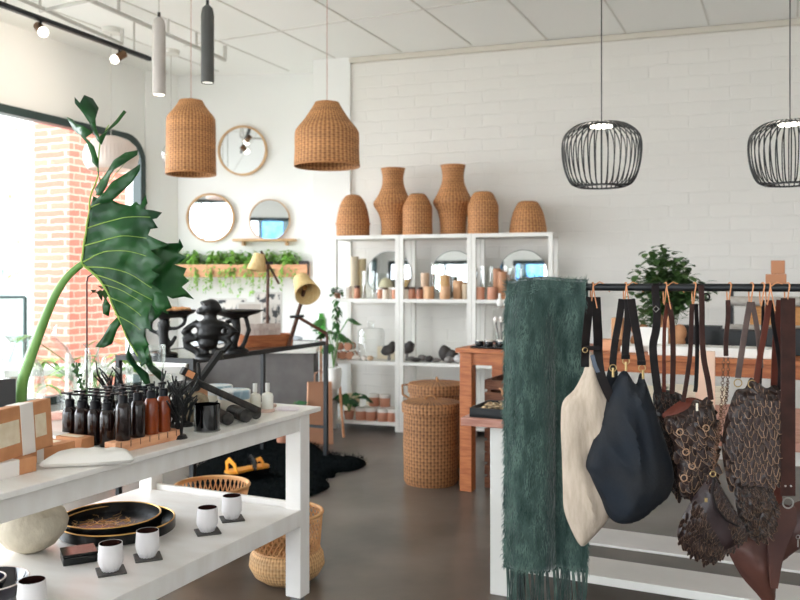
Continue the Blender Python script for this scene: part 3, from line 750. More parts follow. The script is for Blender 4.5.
# black bar leaning from the console
def twig(b, p, d, L, r, lv):
    e = p+d*L; b.tube([p, p+d*L*.5+Vector((R.uniform(-1,1), R.uniform(-1,1), 0))*L*.06, e], lambda t: r*(1-.35*t), 6)
    if lv == 0: b.ball(e, r*.9, 6, 4); return
    for i in range(3 if lv > 1 else 2):
        s = p.lerp(e, R.uniform(.4, 1)); v = (d+Vector((R.uniform(-1,1)*.9, R.uniform(-1,1)*.6, R.uniform(.0,.6)))).normalized()
        twig(b, s, v, L*R.uniform(.55,.75), r*.75, lv-1)
def coral(px, py, d, hh, lb, wide=3):
    q = P(px, 0, d); b = B()
    b.lathe([(.001,0), (.03,0), (.024,.012), (.001,.02)], 16)
    for i in range(wide):
        an = i*2*PI/wide+R.random()
        twig(b, Vector((.008*math.cos(an), .008*math.sin(an), .01)), Vector((.25*math.cos(an), .25*math.sin(an), 1)).normalized(), hh*.42, .007, 2)
    tag(b.out('coral_branch', BLACKR, loc=(q.x, q.y, TH)), lb, 'decoration', 'black branching ornaments')
coral(179, 0, 2.86, .26, 'tall black branching ornament between the bottle rack and the candle', 5)
coral(170, 0, 3.05, .27, 'black branching ornament just behind the reddish amber bottles', 4)
coral(117, 0, 3.2, .27, 'black branching ornament rising behind the dark bottles under the big leaf', 3)
coral(186, 0, 3.10, .16, 'short black branching ornament beside the sticks', 3)
# ================================================================ WHITE TINS, PERFUME BOTTLES, SOAPS
def tin(px, lb, d=3.42, rz=0):
    q = P(px, 0, d); t = thing('painted_tin', lb, 'tin', (q.x, q.y, TH), rz, 'white lidded tins')
    B().lathe([(.001,0), (.062,0), (.064,.004), (.064,.07), (.001,.07)], 32).out('tin_body', CREAM, t)
    B().lathe([(.0655,.068), (.067,.07), (.067,.10), (.064,.103), (.001,.103)], 32).out('lid', mat('tin_lid', (228,230,230), .35, c2=(150,176,190), ns=16, stretch=(1,1,.3), lo=.5, hi=.6), t)
    return t
tin(217, 'white tin with blue-grey lid pattern, the left of the pair behind the sticks', 3.5); tin(234, 'white tin with blue-grey lid pattern, the right of the pair behind the sticks', 3.36)
def perf(px, d, lb, liquid):
    q = P(px, 0, d); t = thing('perfume_bottle', lb, 'bottle', (q.x, q.y, TH), 0, 'white perfume bottles')
    B().lathe([(.001,0), (.023,0), (.025,.003), (.025,.066), (.021,.076), (.008,.082), (.008,.088), (.001,.088)], 24).out('bottle_body', liquid, t)
    B().lathe([(.0095,.086), (.0095,.12), (.001,.12)], 16).out('cap', mat('pale_cap', (222,220,214), .3), t)
perf(255, 3.42, 'left of two pale glass perfume bottles at the far corner of the white table', mat('frost_a', (224,220,206), .15, coat=.5)); perf(267.5, 3.44, 'right of two pale glass perfume bottles at the far corner of the white table', mat('frost_b', (232,230,220), .15, coat=.5))
q = P(245, 0, 3.4); B_ = B(); B_.lathe([(.001,0), (.026,0), (.022,.04), (.008,.06), (.01,.068), (.001,.07)], 20)
tag(B_.out('ceramic_diffuser', CREAM, loc=(q.x, q.y, TH)), 'small white pointed ceramic jar left of the perfume bottles', 'jar')
def soap(px, py, lb, m, s=(1,1)):
    q = G(px, py, TH); b = B(); b.lathe([(.001,0), (.034,0), (.038,.004), (.037,.010), (.032,.013), (.001,.013)], 24)
    o = tag(b.out('soap_disc', m, loc=(q.x, q.y, TH)), lb, 'soap', 'soap discs at the table corner'); o.scale = (s[0], s[1], 1)
soap(266, 411.5, 'pinkish round soap disc, the front left one', mat('soap_pink', (222,190,176), .5)); soap(268, 407, 'brownish soap disc behind the pinkish one', mat('soap_brown', (196,166,152), .5)); soap(288, 410, 'whitish flat soap at the right corner of the table', mat('soap_white', (232,222,226), .4), (1.35,.9))

# ================================================================ GLASSWARE AT LEFT
def vessel(name, px, d, prof, lb, cat='vase', z=TH, n=32, group='clear glassware'):
    q = P(px, 0, d); b = B(); b.lathe(prof, n)
    return tag(b.out(name, GLASS, loc=(q.x, q.y, z)), lb, cat, group)
vessel('glass_vase', 20, 3.05, [(.001,.006), (.05,.006), (.075,.06), (.085,.14), (.075,.22), (.035,.29), (.03,.32), (.05,.345), (.053,.345), (.033,.32), (.038,.29), (.079,.22), (.09,.14), (.08,.06), (.055,.0), (.001,.0)], 'clear bulb vase at far left holding the giant leaf stem')
vessel('glass_demijohn', 48, 3.28, [(.001,.005), (.1,.005), (.105,.02), (.105,.2), (.07,.28), (.03,.32), (.028,.36), (.035,.37), (.037,.37), (.031,.355), (.033,.32), (.074,.282), (.11,.2), (.11,.02), (.1,0), (.001,0)], 'large clear shouldered glass bottle behind the leaf stem')
for px, d, r, h, lb in ((78, 3.22, .048, .27, 'clear glass cylinder holding the trailing bead plant'), (94, 3.35, .05, .24, 'clear domed glass jar left of the black branching ornament'), (117, 3.32, .062, .2, 'clear glass around the black branching ornament under the leaf'), (136, 3.24, .04, .22, 'clear tumbler directly below the tip of the giant leaf')):
    vessel('glass_jar', px, d, [(.001,.006), (r-.003,.006), (r-.003,h), (r,h), (r,0), (.001,0)], lb, 'jar')
vessel('glass_tumbler', 157, 3.30, [(.001,.012), (.052,.012), (.056,.17), (.06,.17), (.056,0), (.001,0)], 'wide glass tumbler, the lower of two stacked behind the bottles', 'glass')
vessel('glass_tumbler', 156, 3.30, [(.001,.012), (.031,.012), (.034,.12), (.0375,.12), (.035,0), (.001,0)], 'narrow glass tumbler stacked on the wide one', 'glass', z=TH+.1705)
vessel('cake_dome', 106, 3.5, [(.001,.0), (.08,.0), (.08,.12), (.06,.17), (.02,.195), (.018,.21), (.012,.225), (.001,.228)], 'clear glass dome with knob behind the jars', 'dome')
vessel('glass_carafe', 92, 3.55, [(.04,0), (.06,.01), (.062,.14), (.03,.2), (.028,.26), (.045,.28), (.043,.28), (.025,.26), (.027,.2), (.058,.14), (.056,.01)], 'clear flared carafe left of the glass dome', 'carafe')
# bead plant on a hooked rod
q = P(78, 0, 3.22)
hk = thing('hooked_plant_rod', 'thin black hooked rod standing in front of the brick pillar', 'plant stand', (q.x+.035, q.y, TH+.006))
zt_ = P(0, 276, 3.22).z-TH
B().tube([(0,0,0), (0,0,zt_-.03), (.004,0,zt_-.01), (.02,0,zt_), (.05,0,zt_), (.062,0,zt_-.012)], .0035, 6).out('rod', BLACKM, hk)
vp = B(); vn = B()
pts = [(.06,0,zt_-.012), (.09,.0,zt_-.05), (.075,0,zt_-.07), (.02,0,zt_-.07)]
vn.tube(pts, .002, 5)
for i in range(16):
    t = i/15; a_ = Vector(pts[1]).lerp(Vector(pts[3]), t)
    vp.leaf(a_, (R.uniform(-1,1), R.uniform(-.6,.6), R.uniform(-1,.4)), .035, .024, n=4)
vn.out('hanging_vine', GREEND, hk); vp.out('vine_leaves', GREEND, hk, fixn=False)
q = P(80, 0, 3.15); st_ = thing('bead_plant', 'curly trailing bead plant standing among the jars', 'plant', (q.x+.012, q.y-.03, TH))
B().lathe([(.001,0), (.02,0), (.026,.07), (.001,.07)], 16).out('pot', PUMP, st_)
sp_ = B(); bs_ = B(); pts = [(.012*math.sin(t*5), .006*math.cos(t*4), .07+t*.17) for t in [k/14 for k in range(15)]]
sp_.tube(pts, .003, 5)
for i in range(60):
    t = R.random(); p_ = Vector(pts[int(t*14)]); bs_.ball(p_+Vector((R.uniform(-.012,.012), R.uniform(-.012,.012), R.uniform(-.006,.006))), R.uniform(.004,.007), 6, 4)
sp_.out('stem', GREEND, st_); o = bs_.out('beads', GREEN, st_); o['kind'] = 'stuff'

# ================================================================ GIANT LEAF
LD = 2.98
LF_ = thing('giant_leaf', 'giant lobed philodendron leaf on a thick curved green stalk', 'plant', (P(20,0,LD+.04).x, LD+.04, TH+.007))
lo_ = LF_.location
def lp(px, py, dd=0): return P(px, py, LD+dd)-lo_
stk = [Vector((.0,0,.0))]+[lp(x, y) for x, y in ((22,385), (29,362), (38,337), (48,311), (58,290), (69,275), (82,264))]
stk = catmull(stk, 5, False)
STALK = mat('stalk_green', (92,140,66), .4, c2=(120,160,84), ns=10)
B().tube(stk, lambda t: .021-.009*t, 12).out('stalk', STALK, LF_)
LEAFM = mat('philodendron', (14,60,30), .38, c2=(34,88,34), ns=6, detail=2, bump=.2, bs=14)
VEIN = mat('vein', (150,180,88), .5)
def leafsheet(name, pts, cx, cz, curl, ruff, dy, seed, m=LEAFM, bulge=None):
    org = P(82, 264, LD)
    o2 = [((x-82)*LD/F, (264-y)*LD/F) for x, y in pts]
    def yf(x, z, d):
        rr = math.hypot(x, z)
        return -(dy+curl*rr*rr) + ruff*rr*1.6*noise.noise(Vector((x*9+seed, z*9, seed)))+ruff*.10*noise.noise(Vector((x*30, z*30, seed)))
    b = pillow(o2, .014, yf)
    for v in b.bm.verts: v.co += org-lo_
    return b.out(name, m, LF_, sol=.0018, fixn=True), yf, org
main = [(82,264),(83,248),(86,228),(89,207),(93,196),(100,199),(104,192),(112,200),(118,203),(128,205),(134,201),(139,205),(145,195),(147,203),(143,209),(152,210),(160,212),(156,218),(152,219),(158,228),(150,229),(147,235),(158,240),(168,244),(163,248),(150,250),(156,255),(166,262),(158,268),(151,270),(160,275),(150,283),(158,290),(165,299),(157,301),(166,315),(158,311),(155,316),(149,304),(148,318),(153,330),(145,328),(143,336),(150,345),(143,348),(147,362),(141,367),(133,354),(126,340),(117,315),(107,289),(95,274)]
o, yf1, org = leafsheet('leaf_blade', main, 0, 0, .15, .10, 0, 3.1)
back = [(140,235),(150,243),(172,242),(175,238),(177,246),(170,252),(180,256),(173,262),(167,264),(179,268),(176,275),(183,281),(176,287),(181,292),(187,300),(178,297),(170,299),(165,296),(170,308),(162,311),(155,318),(140,330),(148,350),(150,366),(155,378),(150,388),(143,374),(136,352),(128,330),(130,290)]
leafsheet('leaf_blade', back, 0, 0, .1, .16, .05, 8.3)
for pts, dy, sd in (([(96,196),(99,182),(95,172),(100,162),(98,148),(91,140),(96,134),(88,128),(76,124),(70,118),(61,114),(66,121),(71,128),(78,134),(84,137),(92,146),(94,156),(92,162),(97,168),(96,180),(91,188)], -.01, 1.2),
                    ([(95,134),(88,122),(82,112),(78,105),(78,99),(82,104),(84,95),(90,97),(95,106),(94,118),(97,128),(102,138),(108,126),(110,115),(117,106),(120,108),(112,120),(108,132),(104,146),(100,142)], .0, 4.4),
                    ([(97,196),(101,180),(108,172),(114,160),(124,152),(136,149),(135,154),(128,162),(118,171),(113,176),(108,186),(103,196)], -.03, 6.1),
                    ([(98,200),(106,192),(112,182),(126,174),(143,165),(141,171),(132,183),(122,193),(112,202),(103,205)], -.02, 2.7),
                    ([(113,318),(106,325),(98,338),(91,348),(99,349),(107,345),(114,330),(119,322)], .03, 9.0),
                    ([(104,297),(100,305),(101,314),(106,317),(108,306)], .02, 5.0),
                    ([(126,340),(127,352),(133,366),(141,376),(145,387),(140,386),(131,372),(124,358)], .04, 5.7)):
    leafsheet('leaf_lobe', pts, 0, 0, .1, .12, dy, sd)
vn = B()
for pl, r in (([(82,264),(85,232),(89,205),(94,180),(96,160),(99,140),(103,122)], .0045), ([(82,264),(96,276),(107,291),(117,316),(127,341),(140,364)], .005), ([(84,262),(104,252),(126,251),(146,256)], .0028), ([(86,228),(105,222),(128,217),(150,217)], .0026), ([(84,246),(104,240),(124,236),(146,238)], .0026),
              ([(86,267),(108,268),(128,274),(150,288)], .0026), ([(93,274),(112,280),(132,290),(150,300)], .0026), ([(102,284),(120,290),(140,302)], .0022), ([(109,297),(124,304),(140,316)], .0022), ([(90,207),(100,203),(108,199)], .002), ([(114,314),(128,322),(140,330)], .002), ([(98,190),(108,180),(122,165),(132,152)], .0018), ([(100,200),(115,190),(135,173)], .0018)):
    pt = catmull([Vector(((x-82)*LD/F, 0, (264-y)*LD/F)) for x, y in pl], 5, False)
    pt = [Vector((p.x, -yf1(p.x, p.z, 0)-.003, p.z))+org-lo_ for p in pt]
    vn.tube(pt, lambda t, r=r: r*(1-.6*t), 6)
vn.out('veins', VEIN, LF_)
# ================================================================ LOWER SHELF THINGS
SHZ = SZ-.002
CUPM = mat('ribbed_porcelain', (226,222,222), .35, bump=.1, bs=20); CUPIN = mat('cup_dark_inside', (52,28,24), .25)
COAST = mat('dark_coaster', (60,58,56), .6, c2=(84,80,76), ns=60)
def cup(px, py, lb, lbc, rz):
    q = G(px, py, SHZ+.006); 
    cs = B(); cs.box((0,0,.003), (.092,.092,.006)); co = cs.out('square_coaster', COAST, loc=(q.x, q.y+.01, SHZ), rz=rz, bevel=.002); tag(co, lbc, 'coaster', 'dark square coasters')
    t = thing('ribbed_cup', lb, 'cup', (q.x, q.y+.006, SHZ+.0065), 0, 'white ribbed cups')
    def fx(r, z, a):
        k = math.cos(a*14+(z*120 if z < .04 else 0)) ; amp = .0035*(1-z/.05) if z < .05 else 0
        return (r+amp*k if r > .02 else r, z)
    B().lathe([(.001,0), (.024,0), (.031,.012), (.039,.028), (.0412,.045), (.0395,.07), (.038,.092), (.0365,.092), (.0375,.07)], 84, fx=fx).out('cup_body', CUPM, t)
    B().lathe([(.0363,.0915), (.0364,.07), (.0355,.04), (.022,.012), (.001,.012)], 32).out('cup_lining', CUPIN, t)
cup(110, 571, 'white ribbed cup, second from the left, on a dark coaster near the shelf edge', 'dark square coaster under the cup nearest the black box', .45)
cup(147, 557, 'white ribbed cup standing right in front of the black trays', 'dark square coaster under the cup in front of the black trays', .4)
cup(207, 531.5, 'white ribbed cup, second from the right on the lower shelf', 'dark square coaster second from the right', .4)
cup(231.5, 518.5, 'white ribbed cup farthest right on the lower shelf', 'dark square coaster farthest right on the lower shelf', .35)
cup(31, 612, 'white ribbed cup at the bottom left corner beside the dark nested bowls', 'dark square coaster under the cup at the bottom left corner', .4)
# round trays
GOLD = mat('gold_line', (226,176,98), .3, .7)
def tray(name, q, r, h, lb, zb, lines=False, rim=GOLD, body=BLACK, grp='round black trays'):
    t = thing(name, lb, 'tray', (q.x, q.y, zb), 0, grp)
    B().lathe([(.001,0), (r*.97,0), (r,.004), (r,h), (r-.008,h), (r-.010,.008), (.001,.008)], 72).out('tray_body', body, t)
    B().ring((0,0,h), r-.004, .0032, 72).out('rim_line', rim, t)
    if lines:
        g = B()
        for i in range(46):
            a = R.uniform(0, 2*PI); rr = R.uniform(0, r*.75); p = Vector((rr*math.cos(a), rr*math.sin(a)*.8, .0095)); an = R.uniform(-1.2, 1.2)+PI/2; L = R.uniform(.03, .09)
            g.tube([p, p+Vector((math.cos(an)*L*.5, math.sin(an)*L*.5, .0)), p+Vector((math.cos(an+.4)*L, math.sin(an+.4)*L, 0))], .0009, 4)
        g.out('painted_grass', GOLD, t)
    return t
zc = SHZ+.038; qo = G(118, 519, zc)
tray('round_tray', Vector((P(118,0,3.22).x, 3.22, 0)), .218, .040, 'larger round black tray with gold rim, the lower one of two nested', SHZ)
tray('round_tray', Vector((P(111,0,3.235).x, 3.235, 0)), .192, .046, 'smaller round black tray painted with gold grass, set inside the larger', SHZ+.0085, True)
# pale vessel
q = Vector((P(31,0,2.97).x, 2.97, 0))
vt = thing('ceramic_vessel', 'large pale grey-beige round ceramic vessel with torn rim under the tabletop', 'vase', (q.x, q.y, SHZ))
def torn(r, z, a): return (r, z+(.018*noise.noise(Vector((math.cos(a)*2, math.sin(a)*2, 3)))+.01*math.sin(a*3)) if z > .15 else z)
B().lathe([(.001,0), (.04,0), (.085,.025), (.12,.07), (.128,.105), (.115,.14), (.08,.165), (.062,.178), (.058,.176), (.075,.160), (.105,.137), (.12,.105), (.11,.07), (.07,.03), (.001,.02)], 56, fx=torn).out('vessel_body', mat('stone_ceramic', (206,196,176), .75, c2=(190,180,160), ns=18, bump=.45, bs=50, stretch=(1,1,.5)), vt)
# black lidded box
q = G(72, 566, SHZ); bx = thing('lacquer_box', 'small glossy black square box beside the ribbed cups', 'box', (q.x, q.y+.06, SHZ), math.radians(28))
B().box((0,0,.014), (.112,.10,.028)).out('box_base', BLACK, bx, bevel=.004); B().box((0,0,.033), (.115,.103,.009)).out('lid', BLACK, bx, bevel=.003)
# dark nested bowls bottom left
NB = mat('midnight_glaze', (22,22,40), .12, coat=.7); RIMW = mat('pale_rim', (226,212,204), .4)
q = Vector((P(-12,0,2.52).x, 2.52, 0))
for k, (r, h, z0, lb) in enumerate(((.118,.06,0,'larger dark blue bowl with pale rim at the bottom left corner'), (.07,.052,.0095,'smaller dark blue bowl with pale rim nested in the larger one'))):
    t = thing('glazed_bowl', lb, 'bowl', (q.x-(.02 if k else 0), q.y, SHZ+z0), 0, 'dark blue nested bowls')
    B().lathe([(.001,0), (r*.6,0), (r*.85,h*.35), (r,h), (r-.006,h), (r*.82,h*.42), (r*.55,.009), (.001,.009)], 56).out('bowl_body', NB, t)
    B().ring((0,0,h), r-.003, .003, 56).out('rim', RIMW, t)
# ================================================================ RAIL
r0 = Vector((.635, 2.8, 0)); RZ = 1.376; RR = .0125
def rail(px, z=RZ):
    t = (px-400)/F; s = (t*r0.y-r0.x)/(Nv.x-t*Nv.y); q = r0+Nv*s; return Vector((q.x, q.y, z))
def railx(px): return (rail(px)-rail(522)).dot(Nv)
ra_ = rail(522, 0)
RT = thing('clothes_rail', 'black metal clothes rail carrying the scarf and leather bags', 'clothes rail', ra_, TZ)
RLn_ = 1.85
B().cyl((-.02,0,RZ), (RLn_,0,RZ), RR, n=20).out('rail', BLACKM, RT)
for x in (.0, RLn_-.03):
    B().cyl((x,0,.03), (x,0,RZ), .012, n=16).out('post', BLACKM, RT)
    k = B(); k.box((x,0,.015), (.03,.5,.03)); k.out('foot', BLACKM, RT, bevel=.004)
B().box((RLn_/2-.015, 0, .03), (RLn_-.03, .02, .02)).out('crossbar', BLACKM, RT)
# ================================================================ SCARF
SC = thing('mohair_scarf', 'fluffy dark green mohair scarf draped over the left end of the rail', 'scarf', rail(509, RZ), TZ)
SW = railx(586.5)-railx(509)
SCM = mat('mohair_green', (42,60,57), .95, spec=.05, c2=(60,80,74), ns=20, stretch=(1,1,.3), sheen=.6, bump=.6, bs=120)
FUZ = mat('mohair_fibre', (98,120,111), .9, c2=(44,64,60), ns=34, stretch=(1,1,.35), sheen=.25, spec=.05)
zb = P(0, 571, 2.83).z-RZ
def sprof(u, v, back=False):
    """u 0..1 across, v arc position: 0 at the top of the rail, down to 1"""
    fold = -.030*math.exp(-((u-.30)/.26)**2) - .008*math.sin(u*9) + .062*(1/(1+math.exp(-(u-.55)/.028)))*min(1, v*4)
    tot = -zb; r = .022; L = v*(tot+r*1.2)
    arc = r*1.3
    nx = u*SW + (.012*v*u if u < .58 else -.004*v)
    wob = .004*noise.noise(Vector((u*6, v*9, 1 if back else 0)))
    if L < arc: a = L/arc*PI/2; y = -r*math.sin(a); z = r*math.cos(a)
    else: y = -r-.01*min(1, (L-arc)*8); z = -(L-arc)
    y = y+(fold*min(1, v*7)+wob if not back else wob)
    if back: y = -y
    topbump = .010*math.exp(-((u-.45)/.3)**2)-.006*(u < .12)
    return Vector((nx, y, z+topbump*max(0, 1-v*6)))
nu, nv_ = 44, 60
sb = B(); vs = []; fs = []
vl = [v/nv_ for v in range(nv_, 0, -1)]; seq = [(v, False) for v in vl]+[(0, False)]+[(v*.86, True) for v in reversed(vl)]
for v, bk_ in seq:
    for i in range(nu+1): vs.append(sprof(i/nu, v, bk_))
for j in range(len(seq)-1):
    for i in range(nu): a = j*(nu+1)+i; fs.append((a, a+1, a+nu+2, a+nu+1))
sb._add(vs, fs); sb.out('scarf_body', SCM, SC, sol=.008)
fz = B(); vs = []; fs = []
def strand(p, d, L, w=.0006):
    k = len(vs); e = p+d*L; s = d.cross(Vector((0,1,0))); s = s.normalized()*w if s.length > 1e-3 else Vector((w,0,0))
    m = p+d*L*.6+Vector((R.uniform(-1,1), 0, R.uniform(-1,1)))*L*.15
    vs.extend([p-s, p+s, m+s*.8, m-s*.8, e]); fs.extend([(k, k+1, k+2, k+3), (k+3, k+2, k+4)])
for i in range(15000):
    u, v = R.random(), R.random()**.9
    if R.random() < .16: u = R.choice((0, 1))
    p = sprof(u, v)
    out_ = Vector(((u-.5)*.5 if 0 < u < 1 else (-1 if u == 0 else 1), -1, 0))
    d = Vector((R.uniform(-1,1)*.4+.5*noise.noise(Vector((u*5, v*8, 3))), R.uniform(-.3,.1), -R.uniform(.7,1.3)))+out_*R.uniform(.1,.55)
    if v < .06: d = Vector((R.uniform(-1,1), -R.uniform(0,.8), R.uniform(0,.8)))
    strand(p+Vector((0,-.004,0)), d.normalized(), R.uniform(.010,.028), R.uniform(.0004,.001))
fz._add(vs, fs); o = fz.out('fuzz', FUZ, SC, smooth=False, fixn=False); o['kind'] = 'stuff'
# fringe: twisted tassels
for i in range(22):
    u = (i+.5)/22; p = sprof(u, 1); b = B()
    for k in range(5):
        a = k*1.26; pts = [p+Vector((math.cos(a)*.003*(1+t*1.2)+.006*math.sin(t*2+i), math.sin(a)*.003, .004-t*.14)) for t in [q/6 for q in range(7)]]
        b.tube(pts, .0016, 5)
    b.ball(p+Vector((0,0,-.002)), .006, 8, 6)
    b.out('fringe_tassel', SCM if i % 3 else FUZ, SC)

# ================================================================ BAGS
TIE = mat('tan_cord', (206,142,98), .6); BRASS = mat('brass_ring', (196,170,120), .3, .9)
LEB = mat('brown_strap', (62,35,29), .55, spec=.25, c2=(44,25,21), ns=20); LEBK = mat('black_strap', (15,11,12), .55, spec=.25, c2=(26,18,18), ns=20); LER = mat('russet_leather', (92,44,32), .5, spec=.25, c2=(86,40,30), ns=12, bump=.2, bs=40)
LEG = mat('taupe_strap', (92,74,68), .5, c2=(72,56,52), ns=20)
class Bag:
    def __init__(s, name, label, px, dd=0, cat='bag'):
        s.px = px; s.o = rail(px); s.d = s.o.y+dd; s.t = thing(name, label, cat, s.o, 0, 'bags hanging on the rail')
    def L(s, x, y, dy=0): 
        p = P(x, y, s.d+dy); return p-s.o
    def xz(s, pts): return [((s.L(x, y)).x, (s.L(x, y)).z) for x, y in pts]
    def body(s, name, pts, m, tf, tb, smooth=4, step=.012, wr=None, rw=.06, dy=0):
        o2 = s.xz(pts); dd = s.d-s.o.y+dy
        def f(x, z, d): 
            k = min(1, d/rw); return tf*math.sqrt(max(0, 1-(1-k)**2))+(wr(x, z)*k if wr else 0)-dd
        def g(x, z, d):
            k = min(1, d/rw); return tb*math.sqrt(max(0, 1-(1-k)**2))+dd
        b = pillow(o2, step, f, g, smooth); s.f = f; s.o2 = [Vector(p) for p in catmull([(a, b_) for a, b_ in o2], smooth)]
        return b.out(name, m, s.t)
    def strap(s, name, pts, w, m, dys=None, th=.004, over=False):
        d0 = dys if dys is not None else 0
        v = []
        for i, (x, y) in enumerate(pts):
            dy = d0[i] if hasattr(d0, '__len__') else d0
            v.append(s.L(x, y, dy))
        k = catmull(v, 4, False)
        ww = w*s.d/F if not hasattr(w, '__len__') else [ (w[min(int(i/4), len(w)-1)]*(1-i/4%1)+w[min(int(i/4)+1, len(w)-1)]*(i/4%1))*s.d/F for i in range(len(k))]
        b = B().ribbon(k, ww, th)
        return b.out(name, m, s.t, bevel=.001, seg=1)
    def tie(s, px=None, drop=12, tail=True, m=None):
        px = px or s.px; q = rail(px)-s.o; dz = (drop+6)*s.d/F
        b = B(); pts = []
        for k in range(15):
            a = 2*PI*k/15; y = math.cos(a)*(RR+.0035); z = math.sin(a)*(RR+.0035)
            if z < 0: z = z*1.0-dz*max(0, -math.sin(a))**3*.75
            pts.append(q+Vector((.003*math.sin(a), y, z)))
        b.tube(pts, .0022, 6, closed=True)
        if tail:
            e = q+Vector((0, -(RR+.004), RR*.3)); 
            b.tube([e, e+Vector((.02,-.004,.014)), e+Vector((.042,-.004,.004)), e+Vector((.055,-.003,-.02))], .002, 5)
            b.tube([e, e+Vector((.004,-.004,-.03)), e+Vector((.012,-.006,-.075))], .002, 5)
        return b.out('hanging_cord', m or TIE, s.t)
    def ring(s, x, y, r=.012, dy=-.006, name='ring', m=None): 
        return B().ring(s.L(x, y, dy), r, .0018, 20, 'Y').out(name, m or BRASS, s.t)
    def petals(s, sp, size, m, me, jit=.4, curl=.5, ang=0, skip=None, edgew=.0011):
        """rows of small cut leather tongues over the front of the body, with pale cut edges"""
        b = B(); e = B(); xs = [p.x for p in s.o2]; zs_ = [p.y for p in s.o2]
        def dist(p):
            mm = 1e9; c = False; n = len(s.o2)
            for i in range(n):
                a, q = s.o2[i], s.o2[(i+1) % n]; ab = q-a; t = max(0, min(1, (p-a).dot(ab)/(ab.length_squared or 1e-9))); mm = min(mm, (p-a-ab*t).length)
                if (a.y > p.y) != (q.y > p.y) and p.x < (q.x-a.x)*(p.y-a.y)/(q.y-a.y)+a.x: c = not c
            return mm if c else -1
        z = max(zs_); row = 0
        while z > min(zs_):
            x = min(xs)+(row % 2)*sp/2
            while x < max(xs):
                p = Vector((x+R.uniform(-1,1)*sp*jit*.5, z+R.uniform(-1,1)*sp*jit*.5)); d = dist(p)
                if d > .002 and not (skip and skip(p)):
                    a = ang+R.uniform(-1,1)*jit; L = size*R.uniform(.8,1.3); W = size*R.uniform(.6,.95)
                    base = Vector((p.x, -s.f(p.x, p.y, d)-.001, p.y)); dv = Vector((math.sin(a), 0, -math.cos(a))); sd = Vector((math.cos(a), 0, math.sin(a)))
                    pts = []
                    for t in (0, .33, .7, 1):
                        w = W/2*(1-.55*max(0, t-.5)*2 if t > .5 else 1); c = base+dv*L*t+Vector((0,-1,0))*(curl*L*t*t*.8+.001)
                        pts.append((c-sd*w+Vector((0,.25*w,0)), c+Vector((0,-.1*w,0)), c+sd*w+Vector((0,.25*w,0))))
                    vs = [v for tr3 in pts for v in tr3]; fs = []
                    for i in range(3): q = i*3; fs += [(q, q+1, q+4, q+3), (q+1, q+2, q+5, q+4)]
                    b._add(vs, fs)
                    loop = [pts[0][0], pts[1][0], pts[2][0], pts[3][0], pts[3][1], pts[3][2], pts[2][2], pts[1][2], pts[0][2]]
                    e.tube([v+Vector((0,-.0006,0)) for v in loop], edgew*.75*R.uniform(.2,1), 3)
                x += sp
            z -= sp*.8; row += 1
        o = b.out('leather_scales', m, s.t, fixn=False); o['kind'] = 'stuff'
        o = e.out('cut_edges', me, s.t, smooth=False); o['kind'] = 'stuff'
def wr(a, sx, sz, seed=0, sh=0): return lambda x, z: a*noise.noise(Vector((x*sx+z*sh, z*sz, seed)))+a*.4*noise.noise(Vector((x*sx*3, z*sz*3, seed)))

# 1 cream tote
b = Bag('cream_tote', 'cream linen tote bag with dark straps hanging right of the scarf', 592)
b.body('bag_body', [(584,352),(579,370),(570,387),(559,399),(557,420),(558,450),(559,480),(560,503),(566,521),(577,540),(588,532),(600,518),(606,505),(610,480),(614,450),(614,420),(610,395),(602,380),(594,366),(589,352)], LINEN, .035, .035, wr=lambda x, z: .02*noise.noise(Vector((x*16, z*4, 2)))+.016*(1-abs(noise.noise(Vector((x*14+z*2, z*3, 5))))*2.2), rw=.08, dy=-.065)
b.strap('strap', [(590,297),(588,318),(586,338),(585,356),(585,367)], 8, LEBK, [-.004,-.02,-.06,-.1,-.11])
b.strap('strap', [(596,297),(597,318),(598,338),(598,352),(600,372),(606,388),(612,400)], 9, LEBK, [.0,-.02,-.06,-.095,-.105,-.11,-.11])
b.strap('strap_lining', [(592,355),(596,368),(603,380),(609,389)], 4, mat('slate_band', (90,98,112), .6), -.105)
B().box(b.L(592, 348, -.098), (.052,.007,.014)).out('strap_keeper', LEBK, b.t, bevel=.002)
b.ring(585, 350, .008, -.1); b.tie(592)
# 2 navy tote
b = Bag('charcoal_tote', 'large charcoal navy canvas tote hanging beside the cream one', 626, -.05)
b.body('bag_body', [(620,373),(611,388),(605,405),(597,430),(586,462),(590,475),(600,497),(609,517),(622,524),(640,520),(655,508),(668,497),(674,478),(670,455),(660,425),(652,400),(645,380),(640,373),(636,384),(630,376),(626,371)], NAVY, .055, .05, wr=lambda x, z: .045*noise.noise(Vector((x*9+z*2, z*2.5, 4)))+.03*(1-abs(noise.noise(Vector((x*15+z*4+abs(x)*6, z*2.5, 7))))*2.2), rw=.10, step=.010)
b.body('side_gusset', [(612,366),(607,385),(603,405),(612,400),(620,378),(618,368)], NAVY, .008, .008, rw=.03, dy=.03)
b.strap('strap', [(622,299),(619,320),(615,342),(613,360),(613,366)], 7, LEBK, .004)
b.strap('strap', [(628,299),(628,320),(626,340),(625,358)], 7.5, LEBK, -.004)
b.strap('strap', [(631,299),(634,318),(638,340),(642,364)], 8, LEBK, -.009)
for x, y in ((613,368), (626,361), (642,368)): b.ring(x, y, .011, -.012)
for x, y in ((613,374), (626,368), (643,376)): B().cyl(b.L(x, y-6, -.012), b.L(x, y+3, -.02), .004).out('snap_hook', BRASS, b.t)
B().box(b.L(625.5, 357, -.014), (.028,.008,.014)).out('strap_end', LEBK, b.t, bevel=.002); B().box(b.L(641.5, 363, -.016), (.028,.008,.014)).out('strap_end', LEBK, b.t, bevel=.002)
b.tie(625); 
